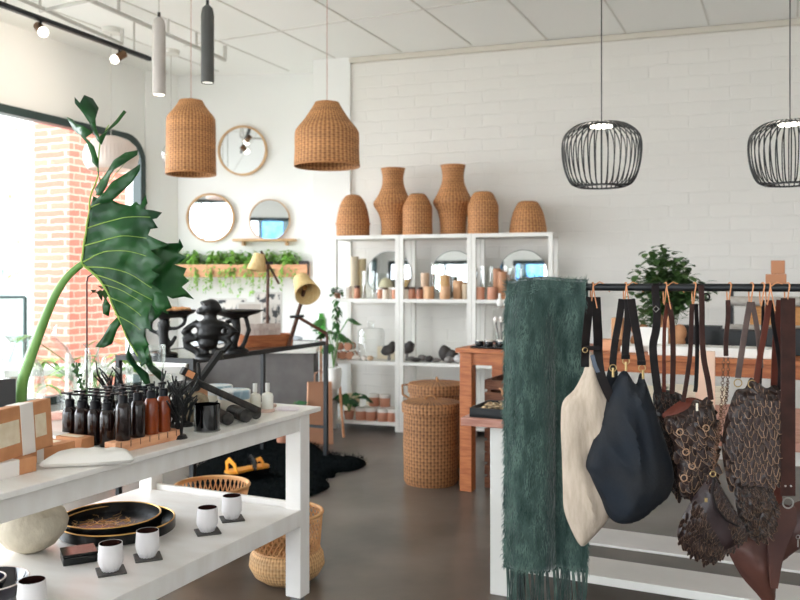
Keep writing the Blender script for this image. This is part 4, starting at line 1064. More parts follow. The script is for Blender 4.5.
# 3 dark slouch bag behind
SCL = scale_leather('woven_dark', (26,18,17), (60,44,36), 60)
SCL2 = scale_leather('woven_mid', (34,22,20), (80,58,44), 46)
PETD = mat('petal_dark', (32,22,21), .4, spec=.35, c2=(54,38,34), ns=30); PETM = mat('petal_mid', (56,43,43), .4, spec=.35, c2=(48,34,30), ns=30); EDG = mat('cut_edge', (168,134,106), .6)
b = Bag('woven_bag', 'small dark woven bag partly hidden between the navy tote and the netted bag', 657, .12)
b.body('bag_body', [(655,390),(653,402),(658,430),(664,460),(672,492),(684,497),(696,480),(700,440),(694,410),(684,396),(668,390)], SCL, .03, .03, step=.014)
b.petals(.02, .016, PETD, EDG, edgew=.0006)
b.strap('belt_strap', [(655,285),(656,300),(657,315),(656,330),(653,345),(654,362),(656,378),(658,394)], 7.5, LEBK, -.136, th=.004)
b.strap('strap', [(668,303),(665,320),(664,345),(664,370),(664,392)], 3.5, LER, -.12)
b.strap('strap', [(669,303),(672,322),(673,345),(673,370),(672,394)], 5, LEB, -.125)
B().ring(b.L(656, 309, -.145), .010, .0018, 4, 'Y').out('buckle', mat('steel', (190,188,184), .3, .9), b.t)
B().box(b.L(656, 284, -.12), (.03,.034,.005)).out('belt_loop', LEBK, b.t)
b.tie(665, 10)
# 4 netted bag
b = Bag('woven_bag', 'dark brown netted leather bag with russet inside, hanging mid rail', 698, -.02)
b.body('lining', [(664,415),(672,408),(684,400),(694,398),(704,401),(710,405),(713,412),(708,420),(690,418),(672,424),(666,420)], LER, .025, .01, rw=.05, dy=.015)
b.body('bag_body', [(664,418),(668,430),(674,445),(677,462),(677,480),(682,496),(693,500),(706,492),(715,480),(718,460),(718,435),(715,410),(708,397),(701,401),(694,400),(686,408),(674,414)], SCL2, .045, .035, step=.012, rw=.06)
b.petals(.022, .027, PETD, EDG, jit=.8, edgew=.0014)
for i in range(10):
    x, y = [(671,422),(680,432),(691,420),(706,428),(711,444),(686,452),(700,450),(692,466),(706,470),(684,478)][i]
    B().ring(b.L(x, y, -.055), .010, .002, 14, 'Y').out('leather_ring', EDG if i % 2 else PETM, b.t)
b.strap('strap', [(692,304),(691,330),(690,355),(686,385),(683,402)], 4.5, LEB, -.012)
b.strap('strap', [(696,304),(697,330),(697,360),(696,385),(695,392)], 4, LEBK, -.004)
b.strap('strap', [(701,285),(702,310),(702,335),(704,360),(708,380),(711,400)], 5.5, LEB, -.022)
B().ring(b.L(706, 297, -.02), .011, .003, 16, 'Y').out('ring', LEBK, b.t); b.tie(694, 12, False)
B().box(b.L(697, 407, -.05), (.006,.003,.024)).out('price_tag', mat('paper_tag', (230,222,206), .7), b.t)
# 5 clutch on a chain
b = Bag('chain_clutch', 'small dark scaly leather clutch on a chain, hanging in front of the others', 728, -.14)
b.body('bag_body', [(712,476),(704,483),(692,500),(680,522),(677,536),(684,549),(700,559),(713,560),(728,550),(742,540),(746,530),(738,515),(728,498),(719,484)], mat('gloss_brown', (48,33,34), .36, c2=(34,23,24), ns=20, bump=.35, bs=40), .035, .025, rw=.05, step=.009)
b.petals(.0125, .016, PETD, EDG, ang=-.7, jit=.5, curl=.7, edgew=.0004, skip=lambda p: (abs(p.x-b.xz([(714,515)])[0][0]+(p.y-b.xz([(714,515)])[0][1])*.5) < .028 and p.y > b.xz([(700,545)])[0][1]))
B().tube([b.L(x, y, -.045) for x, y in ((714,478),(712,492),(716,508),(726,520),(738,526))], .004, 6).out('zip', LEBK, b.t)
b.strap('strap', [(728,300),(728,318),(726,338),(726,356)], 5, LEB, .12)
def chain(bag, pts, r=.0052, nm='chain'):
    k = B(); v = catmull([bag.L(x, y, dy) for x, y, dy in pts], 12, False); acc = 0; last = v[0]; i = 0
    for p in v:
        if (p-last).length >= r*1.35:
            k.ring(p, r, .0013, 8, 'Y' if i % 2 else 'X', 4); last = p; i += 1
    return k.out(nm, mat('bronze_chain', (104,76,60), .3, .8), bag.t)
chain(b, [(724,356,.11),(723,375,.09),(722,395,.06),(720,420,.02),(716,445,-.02),(713,472,-.03)], nm='chain')
chain(b, [(728,356,.11),(728,375,.09),(726,400,.05),(722,425,.02),(717,448,-.01),(714,472,-.03)], nm='chain')
b.ring(713, 474, .008, -.04); b.tie(729, 12, False)
B().box(b.L(706, 500, -.05), (.008,.003,.012)).out('zip_pull', BRASS, b.t)
# 6 large scaly bag
b = Bag('woven_bag', 'large purplish-brown scaly leather bag right of the chain', 752, .0)
b.body('bag_body', [(736,390),(730,405),(724,425),(722,450),(725,472),(730,488),(745,494),(765,490),(778,478),(784,450),(784,420),(782,398),(776,385),(766,388),(757,381),(750,378),(745,388)], SCL2, .05, .04, step=.012, rw=.06)
b.petals(.021, .021, PETM, EDG, jit=.3, curl=.25, edgew=.0015)
b.strap('strap', [(750,302),(746,325),(742,350),(739,370),(738,378)], 6, LEG, -.006)
b.strap('strap', [(752,302),(756,322),(759,345),(761,368)], 5, LEG, .0)
b.strap('strap', [(769,300),(767,318),(763,340),(759,362),(756,384)], 6, LER, -.014)
b.strap('strap', [(772,300),(773,322),(777,345),(780,370),(779,390)], 4, LEBK, -.002)
for x, y in ((738,383), (752,384)): b.ring(x, y, .012, -.02)
b.tie(751, 12, False); b.tie(768, 10)
# 7 lower dark bag
b = Bag('woven_bag', 'small black ruffled leather bag low down in front of the brown hide tote', 762, -.03)
b.body('bag_body', [(736,487),(735,500),(738,515),(744,532),(756,541),(768,536),(774,520),(775,500),(770,488),(752,484)], SCL, .035, .025, rw=.05)
b.petals(.012, .013, PETD, EDG, jit=.9, curl=.8, edgew=.0005)
b.strap('strap', [(763,300),(762,350),(758,420),(756,486)], 3, LEBK, .085)
b.tie(762, 12, False)
# 8 brown hide tote
b = Bag('hide_tote', 'smooth brown hide tote with pointed bottom at the right end', 786, .09)
HIDE = mat('brown_hide', (86,52,42), .5, c2=(66,40,36), ns=7, bump=.3, bs=16)
b.body('bag_body', [(790,505),(783,515),(770,522),(750,530),(735,536),(727,542),(730,556),(742,577),(756,593),(765,603),(774,604),(776,585),(780,565),(795,552),(818,536),(830,520),(822,505),(806,500)], HIDE, .04, .04, wr=wr(.025, 14, 5, 8, 6), rw=.09, dy=.0)
b.strap('strap', [(788,298),(788,350),(788,420),(788,480),(788,496)], 14, LEB, -.10, th=.004)
b.strap('strap', [(781,300),(777,340),(775,400),(776,470),(779,515)], 9, LER, -.03)
B().ring(b.L(788, 503, -.09), .016, .0024, 24, 'Y').out('ring', mat('steel', (190,188,184), .3, .9), b.t)
b.strap('gathered_strap', [(788,505),(784,520),(778,540),(775,562),(774,588)], [14,24,20,13,6], HIDE, -.058, th=.012)
for x in (785.5, 791): B().ball(b.L(x, 486, -.104), .0032, 10, 6).out('rivet', mat('steel', (190,188,184), .3, .9), b.t)
b.tie(787, 11, False)
k = B(); k.ring(b.L(798, 537, -.06), .006, .0015, 12, 'Y'); k.cyl(b.L(798, 540, -.06), b.L(798, 547, -.06), .002); k.out('zip_pull', mat('steel', (190,188,184), .3, .9), b.t)
# ================================================================ PENDANTS
def cable(px, ytop_ignored, d, z, par, loc, r=.004, m=None):
    return B().cyl((0,0,0), (0,0,H-z), r, n=8).out('cable', m or PIPE, par)
LIT = mat('lamp_glow', (255,248,232), .4, emit=9)
for px, yt, yb, d, m, lb, lit in ((159, 17, 95, 5.4, mat('tube_white', (196,188,182), .5), 'white tube pendant lamp near the window corner', True), (207.5, 5, 83, 5.2, mat('tube_grey', (82,82,80), .55), 'dark grey tube pendant lamp beside the white one', False)):
    z0 = P(px, yb, d).z; h = (yb-yt)/F*d; q = P(px, 0, d); r = 6.4/F*d
    t = thing('tube_pendant', lb, 'pendant lamp', (q.x, q.y, z0), 0, 'tube pendant lamps')
    B().lathe([(r-.006,0), (r,0), (r,h-.06), (r*.8,h-.02), (r*.4,h-.004), (.001,h), (.001,h-.01), (r*.7,h-.03), (r-.006,h-.07)], 28).out('lamp_tube', m, t)
    B().lathe([(.001,.004), (r-.007,.004), (r-.007,.012), (.001,.012)], 24).out('bulb_disc', LIT if lit else mat('lamp_pale', (240,238,230), .4, emit=1.2), t)
    B().cyl((0,0,h-.005), (0,0,h+.03), .010).out('cord_grip', BLACKM, t)
    B().cyl((0,0,h+.02), (0,0,H-z0), .003, n=6).out('cable', PIPE, t)
def wicker_pendant(px, d, prof_px, lb):
    yb = prof_px[-1][1]; q = P(px, yb, d); t = thing('wicker_pendant', lb, 'pendant lamp', q, 0, 'wicker pendant lamps')
    pr = [(w/2/F*d, (yb-y)/F*d) for w, y in prof_px]; s_ = catmull(pr, 3, False)
    inner = [(max(.01, p[0]-.012), p[1]) for p in s_]
    B().lathe([(p[0], p[1]) for p in s_]+[], 56).out('shade', W_RATTAN2, t, sol=.010)
    B().ring((0,0,0), pr[-1][0], .007, 56, m=6).out('rim', mat('cane_rim', (186,130,82), .6), t)
    ht = pr[0][1]
    B().lathe([(pr[0][0],ht), (.012,ht+.003), (.001,ht+.003)], 32).out('top_cap', W_RATTAN2, t)
    B().cyl((0,0,ht-.06), (0,0,ht+.02), .016).out('lamp_holder', BLACKM, t); B().ball((0,0,ht-.10), .035, 16, 10).out('bulb', mat('bulb_off', (240,236,226), .2), t)
    B().cyl((0,0,ht), (0,0,H-q.z), .003, n=6).out('cable', mat('pink_cable', (206,170,160), .6), t)
wicker_pendant(191, 6.3, [(22,101),(26,105),(36,112),(45,117.5),(47,124),(47.5,150),(48.5,174)], 'cylindrical wicker pendant lamp, left of the two wicker ones')
wicker_pendant(327, 6.1, [(23,103),(27,107),(44,120),(60,130),(63,136),(63,150),(64.5,166)], 'bell-shaped wicker pendant lamp in front of the white pier')
# wire cage pendants
for px, d, y0, lb in ((601.5, 4.7, 187, 'black wire cage pendant lamp hanging over the counter, fully in view'), (790, 4.5, 185, 'black wire cage pendant lamp cut by the right edge')):
    q = P(px, y0, d); t = thing('wire_pendant', lb, 'pendant lamp', q, 0, 'wire cage pendant lamps')
    cage = [(0.068,.364), (.125,.362), (.165,.345), (.205,.31), (.222,.27), (.226,.21), (.217,.13), (.196,.06), (.168,.018), (.13,.004), (.10,.001)]
    s = d/4.7*.985; pr = catmull(cage, 3, False); rb = None
    for k in range(38):
        if rb is None: rb = B().tube([(p[0]*s, 0, p[1]*s) for p in pr], .0036, 6).out('rib', BLACKM, t)
        else: c_ = rb.copy(); col.objects.link(c_); c_.parent = t; c_.rotation_euler.z = 2*PI*k/38
    B().ring((0,0,.359*s), .069*s, .006, 40).out('top_ring', BLACKM, t); B().lathe([(.095*s,.0), (.14*s,.0), (.14*s,.006), (.095*s,.006), (.095*s,.0)], 40).out('bottom_ring', BLACKM, t)
    B().lathe([(.001,.350*s), (.066*s,.350*s), (.066*s,.362*s), (.001,.362*s)], 40).out('light_disc', LIT, t)
    B().lathe([(.070*s,.362*s), (.070*s,.370*s), (.001,.370*s)], 40).out('disc_cover', BLACKM, t)
    B().cyl((0,0,.36*s), (0,0,H-q.z), .003, n=6).out('cable', BLACKM, t)
PB = [P(601.5, 187, 4.7)+Vector((0,0,.27)), P(790, 185, 4.5)+Vector((0,0,.27))]
# white ribbed dome lamp near the window
d = 7.3; q = P(111, 170, d); t = thing('ribbed_dome_pendant', 'pale ribbed dome pendant lamp in front of the window', 'pendant lamp', q)
def rib(r, z, a): return (r*(1+.012*math.cos(a*44)), z)
RP = mat('ribbed_paper', (236,220,212), .6)
B().lathe([(.19,0), (.225,.06), (.235,.13), (.21,.21), (.15,.265), (.07,.295), (.03,.30)], 132, fx=rib).out('shade', RP, t, sol=.004)
hz = H-q.z; B().cyl((0,0,.28), (0,0,hz-.04), .004, n=6).out('cable', PIPE, t); B().lathe([(.001,hz-.05), (.075,hz-.045), (.08,hz), (.001,hz)], 24).out('ceiling_cup', WHITE, t)
B().ball((0,0,.18), .04).out('bulb', LIT, t)
d = 8.0; q = P(171, 22, d); t = thing('ceiling_rose', 'small pale ceiling rose with bare cable above the globe lamp', 'ceiling fitting', (q.x, q.y, H))
B().lathe([(.001,0), (.08,0), (.075,-.045), (.001,-.05)], 24).out('cup', WHITE, t); B().cyl((0,0,-.04), (0,0,P(0,140,d).z-H), .004, n=6).out('cable', PIPE, t)
zz_ = P(0,154,d).z-H; B().ball((0,0,zz_), .095, 24, 14).out('globe', GLASS, t); B().ball((0,0,zz_), .035).out('bulb', mat('warm_filament', (255,214,150), .4, emit=3), t)

# ================================================================ ROUND WALL MIRRORS
FRW = mat('mirror_frame_wood', (206,170,128), .5, c2=(186,148,106), ns=10)
def alc(px): # point on alcove wall
    t_ = (px-400)/F; d_ = (AL1-AL0); s_ = (t_*AL0.y-AL0.x)/(d_.x-t_*d_.y); q = AL0+d_*s_; return Vector((q.x, q.y, 0))
AR = math.atan2((AL1-AL0).y, (AL1-AL0).x)
for px, py, rp, fw, lb, tlt in ((243, 151, 25, .022, 'highest round wall mirror with pale wooden frame', .0), (211, 218, 24.5, .022, 'lower left round wall mirror with pale wooden frame', .02), (270, 220, 20.5, .008, 'thin-framed round mirror standing on the small wall ledge', .0)):
    q = alc(px); z = P(0, py, q.y).z; r = rp/F*q.y
    t = thing('round_mirror', lb, 'mirror', (q.x-.0, q.y-.025, z), AR, 'round wall mirrors')
    prof = [(r-fw,-.016), (r,-.016), (r,.02), (r-fw,.02), (r-fw,-.016)]
    k = B().lathe(prof, 56); 
    for v in k.bm.verts: v.co = Vector((v.co.x, v.co.z, v.co.y))
    k.out('frame', FRW, t)
    k = B().lathe([(.001,0), (r-fw*.8,0)], 56)
    for v in k.bm.verts: v.co = Vector((v.co.x, 0.0, v.co.y))
    k.out('mirror_glass', MIRROR, t, smooth=False)
    t.rotation_euler.x = tlt
a, b_ = alc(236), alc(297); z = P(0, 239, 8.6).z
t = thing('wall_ledge', 'short pale wooden wall ledge beneath the thin-framed mirror', 'shelf', (a.x, a.y, z), AR); B().box(((b_-a).length/2, -.075, 0), ((b_-a).length, .15, .025)).out('board', FRW, t, bevel=.003)
for x in (.1, (b_-a).length-.1): B().box((x, -.05, -.035), (.02,.10,.045)).out('bracket', FRW, t)
# ================================================================ HANGING PLANT PLANK
a, b_ = alc(168), alc(310); z = P(0, 277, 8.5).z; zt2 = P(0, 264, 8.5).z; L2 = (b_-a).length
t = thing('plant_ledge', 'long wooden trough ledge on the alcove wall holding trailing plants', 'shelf', (a.x, a.y, z), AR)
B().box((L2/2, -.10, .012), (L2, .20, .024)).out('board', FRW, t); B().box((L2/2, -.192, (zt2-z)/2), (L2, .018, zt2-z)).out('front_board', WOODL, t, bevel=.003)
for x in (.009, L2-.009): B().box((x, -.095, (zt2-z)/2), (.018, .18, zt2-z)).out('end_board', WOODL, t)
for i, px in enumerate((178, 195, 217, 234, 250, 269, 290)):
    q = alc(px)-Vector((0,.10,0)); lb = 'light green trailing plant on the wall ledge, ' + ['leftmost', 'second from the left', 'third from the left', 'fourth from the left', 'fifth from the left', 'sixth from the left', 'rightmost'][i]
    pt = thing('trailing_plant', lb, 'plant', (q.x, q.y, z+.025), 0, 'trailing plants on the wall ledge')
    B().lathe([(.001,0), (.045,0), (.06,.11), (.052,.11), (.05,.1), (.001,.1)], 20).out('pot', WHITE, pt)
    f = B()
    for k in range(190):
        an = R.uniform(0, 2*PI); ph = R.uniform(-.1, 1.3); rr = R.uniform(.03, .13)
        c_ = Vector((math.cos(an)*math.cos(ph)*rr, math.sin(an)*math.cos(ph)*min(rr, .08), .12+math.sin(ph)*rr*1.2))
        f.leaf(c_, (math.cos(an), math.sin(an)*.7, R.uniform(-.6,.6)), R.uniform(.045,.07), .036, n=3)
    for k in range(5):
        x0 = R.uniform(-.08,.08); L = R.uniform(.08,.32)
        p_ = Vector((x0, -.105, .08)); f.tube([(x0*.6,-.03,.12), p_, p_+Vector((.01,-.01,-L*.5)), p_+Vector((R.uniform(-.02,.02), 0, -L))], .0022, 4)
        for j in range(int(L*55)):
            f.leaf(p_+Vector((R.uniform(-.015,.015), -.01, -L*R.random())), (R.uniform(-1,1), -.6, R.uniform(-.8,.2)), .036, .026, n=3)
    f.out('foliage', GREENL, pt, fixn=False)
q = alc(305)-Vector((0,.11,0)); k = B().lathe([(.001,0), (.055,0), (.062,.13), (.05,.15), (.045,.15), (.045,.06), (.001,.06)], 24)
tag(k.out('ledge_pot', mat('charcoal_pot', (58,54,56), .6), loc=(q.x+.0, q.y, z+.025)), 'charcoal pot at the right end of the plant ledge', 'pot')

# ================================================================ WICKER VESSELS ON TOP OF THE SHELVING
def vess(px, prof_px, lb, back=.2, name='wicker_vase', cat='vase', lid=None):
    q = shp(px, ztop+.001, back); d = q.y; yb = prof_px[-1][1]
    t = thing(name, lb, cat, q, R.uniform(0, 3), 'wicker vessels on the shelving')
    pr = [(w/2/F*d, (yb-y)/F*d*1.03) for w, y in prof_px]; s_ = catmull(pr, 3, False)
    B().lathe([(.001, s_[0][1]-.02), (s_[0][0]*.8, s_[0][1]-.02), (s_[0][0]*.86, s_[0][1])]+[(p[0], max(0, p[1])) for p in s_]+[(.001,0)], 48).out('woven_body', W_RATTAN, t)
    if lid: B().ring((0,0,lid[1]/F*d), lid[0]/2/F*d, .008, 48).out('lid_seam', mat('cane_rim', (186,130,82), .6), t)
    return t
vess(353, [(6,191),(16,193),(26,201),(32,213),(33.5,221),(33,227),(33.5,232)], 'domed lidded wicker basket at the left end above the shelving', .2, 'wicker_basket', 'basket', (34,13))
vess(393, [(24.5,166),(23.5,168),(21,175),(23,184),(31,193),(38,198),(39.5,200.5),(38,203),(30,209),(25,216),(23.5,224),(24,232)], 'hourglass wicker vase, the left and thinner of two tall ones', .27)
vess(417.5, [(13,192),(18,194),(26,201),(29.5,205),(29.5,215),(30,232)], 'short-necked round wicker jar standing between the two tall vases', .12)
vess(453, [(25.5,164),(24,166),(21.5,175),(24,183),(32,192),(38,197),(40,200),(38,203),(32,208),(28,215),(26,223),(26.5,232)], 'hourglass wicker vase, the right and bigger of two tall ones', .25)
vess(483, [(14,190),(20,192),(27,199),(31,205),(30.5,215),(31,231)], 'short-necked wicker jar right of the tall vases', .12)
vess(528, [(14,199.5),(20,201),(29,209),(34,218),(37,226),(37,231)], 'low domed wicker basket at the right end above the shelving', .2, 'wicker_basket', 'basket')
# ================================================================ SHELF CONTENTS
def sm(name, px, z, back, prof, m, lb, cat, group=None, n=24, extra=None, sc=1):
    q = shp(px, z, back); b = B(); b.lathe([(r*sc, h*sc) for r, h in prof], n)
    return tag(b.out(name, m, loc=q), lb, cat, group)
def cylp(r, h): return [(.001,0), (r*.95,0), (r,.005), (r,h-.005), (r*.97,h), (.001,h)]
z1, z2, z3 = zs[0]+.001, zs[1]+.001, zs[2]+.001
# round mirrors standing at the back of the upper shelf
for px, lb in ((389, 'round frameless mirror standing in the left bay of the upper shelf'), (454, 'round frameless mirror standing in the middle bay of the upper shelf'), (523, 'round frameless mirror standing in the right bay of the upper shelf')):
    q = shp(px, z3+.228, .375); t = thing('standing_mirror', lb, 'mirror', q, SR, 'frameless mirrors on the upper shelf')
    k = B().lathe([(.001,-.004), (.226,-.004), (.226,.006), (.001,.006)], 56)
    for v in k.bm.verts: v.co = Vector((v.co.x, v.co.z, v.co.y))
    k.out('mirror_back', mat('mirror_edge', (120,124,122), .3), t)
    k = B().lathe([(.001,0), (.221,0)], 56)
    for v in k.bm.verts: v.co = Vector((v.co.x, -.005, v.co.y))
    k.out('mirror_glass', MIRROR, t, smooth=False); t.rotation_euler.x = -.05
CANDI = mat('ivory_wax', (236,222,196), .5); AMJ = mat('amber_jar', (202,140,110), .4, c2=(180,116,88), ns=10); BEIJ = mat('beige_candle', (218,176,138), .6, c2=(206,160,120), ns=12)
sm('pillar_candle', 353, z3, .28, cylp(.055, .40), CANDI, 'tall thick ivory pillar candle in the upper left shelf bay', 'candle')
sm('pillar_candle', 362, z3, .33, cylp(.04, .38), mat('sand_wax', (206,188,150), .6), 'tall sand-coloured candle right behind the ivory pillar candle', 'candle')
def lidjar(px, z, back, r, h, m, ml, lb, grp='small lidded jars on the shelves'):
    t = thing('lidded_jar', lb, 'jar', shp(px, z, back), 0, grp)
    B().lathe(cylp(r, h*.8), 20).out('jar_body', m, t); B().lathe([(.001,h*.78), (r*.9,h*.78), (r*.9,h), (.001,h)], 20).out('lid', ml, t)
BRL = mat('brown_lid', (84,60,48), .5); WHL = mat('white_lid', (236,230,222), .5)
lidjar(349, z3, .06, .028, .115, CREAM, WHL, 'cream jar with pale lid in front of the ivory candle')
lidjar(357, z3, .06, .03, .12, AMJ, BRL, 'amber jar with brown lid in front of the ivory candle')
vessel_shelf = lambda px, z, back, r, h, lb: sm('glass_cylinder', px, z, back, [(.001,.006), (r-.004,.006), (r-.004,h), (r,h), (r,0), (.001,0)], GLASS, lb, 'vase', 'glass cylinders on the shelves', 28)
vessel_shelf(368, z3, .16, .06, .26, 'clear glass cylinder in the upper left shelf bay')
for px, m, ml, lb in ((380, AMJ, WHL, 'amber jar with white lid, first of four near the left bay post'), (385, CREAM, BRL, 'cream jar with brown lid, second near the left bay post'), (391, CREAM, WHL, 'white jar third near the left bay post'), (394.5, AMJ, WHL, 'amber jar just left of the first double post')):
    lidjar(px, z3, .07 if px != 391 else .12, .026, .105, m, ml, lb)
k = sm('ceramic_dome', 386, z3, .24, [(.001,0), (.07,0), (.075,.08), (.07,.13), (.045,.18), (.001,.2)], mat('sage_ceramic', (196,190,158), .6), 'sage round-topped ceramic dome in front of the left standing mirror', 'ornament')
for px, m, lb in ((406, CREAM, 'cream jar with brown lid just right of the first double post'), (412, AMJ, 'amber jar with brown lid in the upper middle bay'), (419.5, mat('dark_amber_jar', (166,108,82), .35), 'dark amber jar with brown lid in the upper middle bay')):
    lidjar(px, z3, .07, .033, .11, m, BRL, lb)
sm('candle', 429, z3, .07, cylp(.046, .115), BEIJ, 'beige round candle, left of two at the front of the upper middle bay', 'candle')
sm('candle', 445, z3, .06, cylp(.046, .115), BEIJ, 'beige round candle, right of two at the front of the upper middle bay', 'candle')
sm('candle', 425, z3, .26, cylp(.04, .24), mat('pale_beige_wax', (226,196,168), .6), 'tall pale beige candle behind the left beige round one', 'candle')
sm('candle', 445, z3, .22, cylp(.048, .22), mat('tan_wax', (204,164,116), .6), 'tall tan candle behind the right beige round one', 'candle')
sm('candle', 458, z3, .18, cylp(.045, .17), BEIJ, 'medium beige candle at the right of the upper middle bay', 'candle')
sm('candle', 466, z3, .12, cylp(.036, .14), mat('greige_wax', (196,176,150), .6), 'greyish candle beside the second double post', 'candle')
vessel_shelf(436, z3, .30, .05, .33, 'clear glass cylinder in front of the middle standing mirror'); vessel_shelf(455, z3, .32, .05, .3, 'clear glass cylinder at the right of the middle standing mirror')
sm('amber_tumbler', 480, z3, .06, cylp(.042, .11), mat('copper_jar', (210,150,122), .4), 'copper tumbler beside the second double post, upper right bay', 'jar', 'copper tumblers'); 
sm('amber_tumbler', 492, z3, .06, cylp(.042, .11), mat('copper_jar', (210,150,122), .4), 'copper tumbler right of another in the upper right bay', 'jar', 'copper tumblers')
vessel_shelf(487, z3, .25, .06, .30, 'clear glass cylinder in the upper right bay'); vessel_shelf(509, z3, .2, .055, .3, 'clear glass cylinder before the right standing mirror')
sm('amber_tumbler', 497, z3, .2, cylp(.036, .28), mat('copper_tall', (198,142,104), .4), 'tall copper cylinder left of the glass ones, upper right bay', 'jar'); sm('amber_tumbler', 502, z3, .12, cylp(.04, .25), mat('copper_tall', (198,142,104), .4), 'second tall copper cylinder of the upper right bay', 'jar')
sm('clay_pot', 527, z3, .17, [(.001,0), (.11,0), (.125,.06), (.11,.15), (.06,.19), (.001,.2)], mat('grey_clay', (150,140,130), .7, c2=(186,116,76), ns=3), 'round grey and rust clay pot in the upper right bay', 'pot')
sm('clay_pot', 553, z3, .25, [(.001,0), (.05,0), (.055,.1), (.04,.16), (.001,.16)], mat('grey_clay2', (140,130,122), .7), 'small grey clay pot at the far right end of the upper shelf', 'pot')
# middle shelf, left bay
t = thing('glass_cloche', 'wide clear glass cloche with knob in the left bay of the middle shelf', 'cloche', shp(371, z2, .24))
B().lathe([(.13,0), (.13,.26), (.115,.285), (.04,.30), (.001,.302)], 36).out('dome', GLASS, t); B().lathe([(.02,.30), (.035,.33), (.03,.36), (.001,.36)], 20).out('knob', GLASS, t)
for i, (px, zz, lb) in enumerate(((338, 0, 'rolled tan napkin bundle with white band, lower left'), (345, 0, 'rolled tan napkin bundle with white band, lower middle'), (352, 0, 'rolled tan napkin bundle with white band, lower right'), (341, .085, 'rolled tan napkin bundle with white band, upper left of its pile'), (350, .085, 'rolled tan napkin bundle with white band, upper right of its pile'))):
    t = thing('cloth_bundle', lb, 'bundle', shp(px, z2+zz, .1), SR, 'banded tan bundles')
    B().cyl((0,-.07,.04), (0,.07,.04), .036, n=20).out('roll', mat('tan_cloth', (204,150,122), .8, c2=(184,126,98), ns=20), t); B().cyl((0,-.02,.04), (0,.02,.04), .038, n=20).out('band', WHL, t)
def stone(px, z, back, s, m, lb, cat='stone', grp='stones and shells on the middle shelf', nm='stone'):
    b = B(); b.ball((0,0,s[2]), s, 16, 10)
    for v in b.bm.verts: v.co += v.co*.12*noise.noise(v.co*14+Vector((px,0,0)))
    mn = min(v.co.z for v in b.bm.verts)
    for v in b.bm.verts: v.co.z -= mn
    tag(b.out(nm, m, loc=shp(px, z, back)), lb, cat, grp)
SHW = mat('shell_white', (236,228,220), .4); SGR = mat('stone_grey', (140,134,130), .6, c2=(110,104,102), ns=14); SDK = mat('pod_dark', (72,66,64), .6, c2=(50,46,44), ns=14)
stone(356, z2, .06, (.05,.035,.025), SHW, 'large white shell at the left of the middle shelf', 'shell', nm='seashell'); stone(364, z2, .06, (.028,.028,.022), SHW, 'small white shell right of the large one', 'shell', nm='seashell'); stone(370, z2, .05, (.032,.028,.022), mat('shell_tan', (206,176,146), .4), 'tan shell at the middle shelf front', 'shell', nm='seashell')
bk2 = B(); bk2.box((0,0,.06), (.17,.02,.12)); tag(bk2.out('cream_card', CANDI, loc=shp(386, z2, .22), rz=SR), 'cream rectangular card behind the dark pod, middle shelf', 'card')
def pod(px, z, back, lb, zz=.09):
    t = thing('seed_pod', lb, 'ornament', shp(px, z, back), R.uniform(-.5,.5), 'dark pods on the middle shelf')
    b = B(); b.ball((0,0,0), (.065,.045,.05), 16, 10); b.ball((.035,0,.03), (.045,.04,.04), 14, 8); b.ball((-.03,0,-.02), (.05,.035,.035), 14, 8)
    for v in b.bm.verts: v.co += v.co*.2*noise.noise(v.co*22+Vector((px,0,0))); v.co.z += zz
    b.out('pod', SDK, t, remesh=.008); B().cyl((0,0,0), (0,0,zz-.02), .018, .008).out('stand', SGR, t)
pod(389, z2, .14, 'big dark curled pod left of the first double post', .10); pod(407, z2, .14, 'dark pod right of the first double post', .115)
for px, bk3, s, m, lb in ((411, .12, (.04,.035,.022), SGR, 'grey stone below the dark pod'), (416, .05, (.05,.03,.02), SDK, 'flat dark stone at the shelf front, middle bay'), (423, .14, (.05,.04,.03), SGR, 'grey stone in the middle of the shelf'), (429, .06, (.04,.035,.03), SDK, 'dark round stone right of the grey one'), (436, .08, (.045,.03,.018), SGR, 'thin grey stone in the middle bay'), (445, .18, (.06,.05,.075), SDK, 'tall dark lump in the middle bay'), (452, .14, (.06,.05,.055), SDK, 'dark lump beside the tall one'), (449, .05, (.045,.035,.03), SGR, 'grey pebble before the dark lumps'), (461, .06, (.065,.05,.04), mat('stone_pale', (186,182,180), .6), 'large pale grey stone near the counter')):
    stone(px, z2, bk3, s, m, lb)
# bottom shelf: pots and monstera
for px, back, r, h, lb in ((352, .30, .075, .20, 'tall woven cream basket at the back of the bottom shelf'), (375, .30, .085, .17, 'wide woven cream basket at the back of the bottom shelf')):
    sm('cream_basket', px, z1, back, [(.001,0), (r*.9,0), (r,h*.5), (r,h), (r*.95,h), (r*.9,h*.9), (.001,h*.9)], mat('cream_weave', (222,208,178), .8, bump=.5, bs=60), lb, 'basket', 'cream baskets on the bottom shelf', 28)
DK = [('second', 356), ('third', 370)]
for px, back, zz, lb in ((371, .06, 0, 'terracotta pot with white lid, second from the monstera'), (361, .06, 0, 'terracotta pot with white lid next to the monstera'), (383, .05, 0, 'terracotta pot with white lid left of the post'), (392.5, .07, 0, 'terracotta pot with white lid partly behind the post'), (369, .18, .0, 'terracotta pot with white lid in the second row, left'), (379, .18, .0, 'terracotta pot with white lid in the second row, middle'), (389, .18, .0, 'terracotta pot with white lid in the second row, right'), (374, .18, .116, 'terracotta pot with white lid stacked on the second row, left'), (385, .18, .116, 'terracotta pot with white lid stacked on the second row, right'), (407, .08, 0, 'terracotta pot with white lid beside the front hamper')):
    t = thing('terracotta_jar', lb, 'jar', shp(px, z1+zz, back), 0, 'terracotta jars on the bottom shelf')
    B().lathe(cylp(.05, .085), 20).out('jar_body', TERRA, t); B().lathe([(.001,.083), (.053,.083), (.053,.115), (.001,.115)], 20).out('lid', WHL, t)
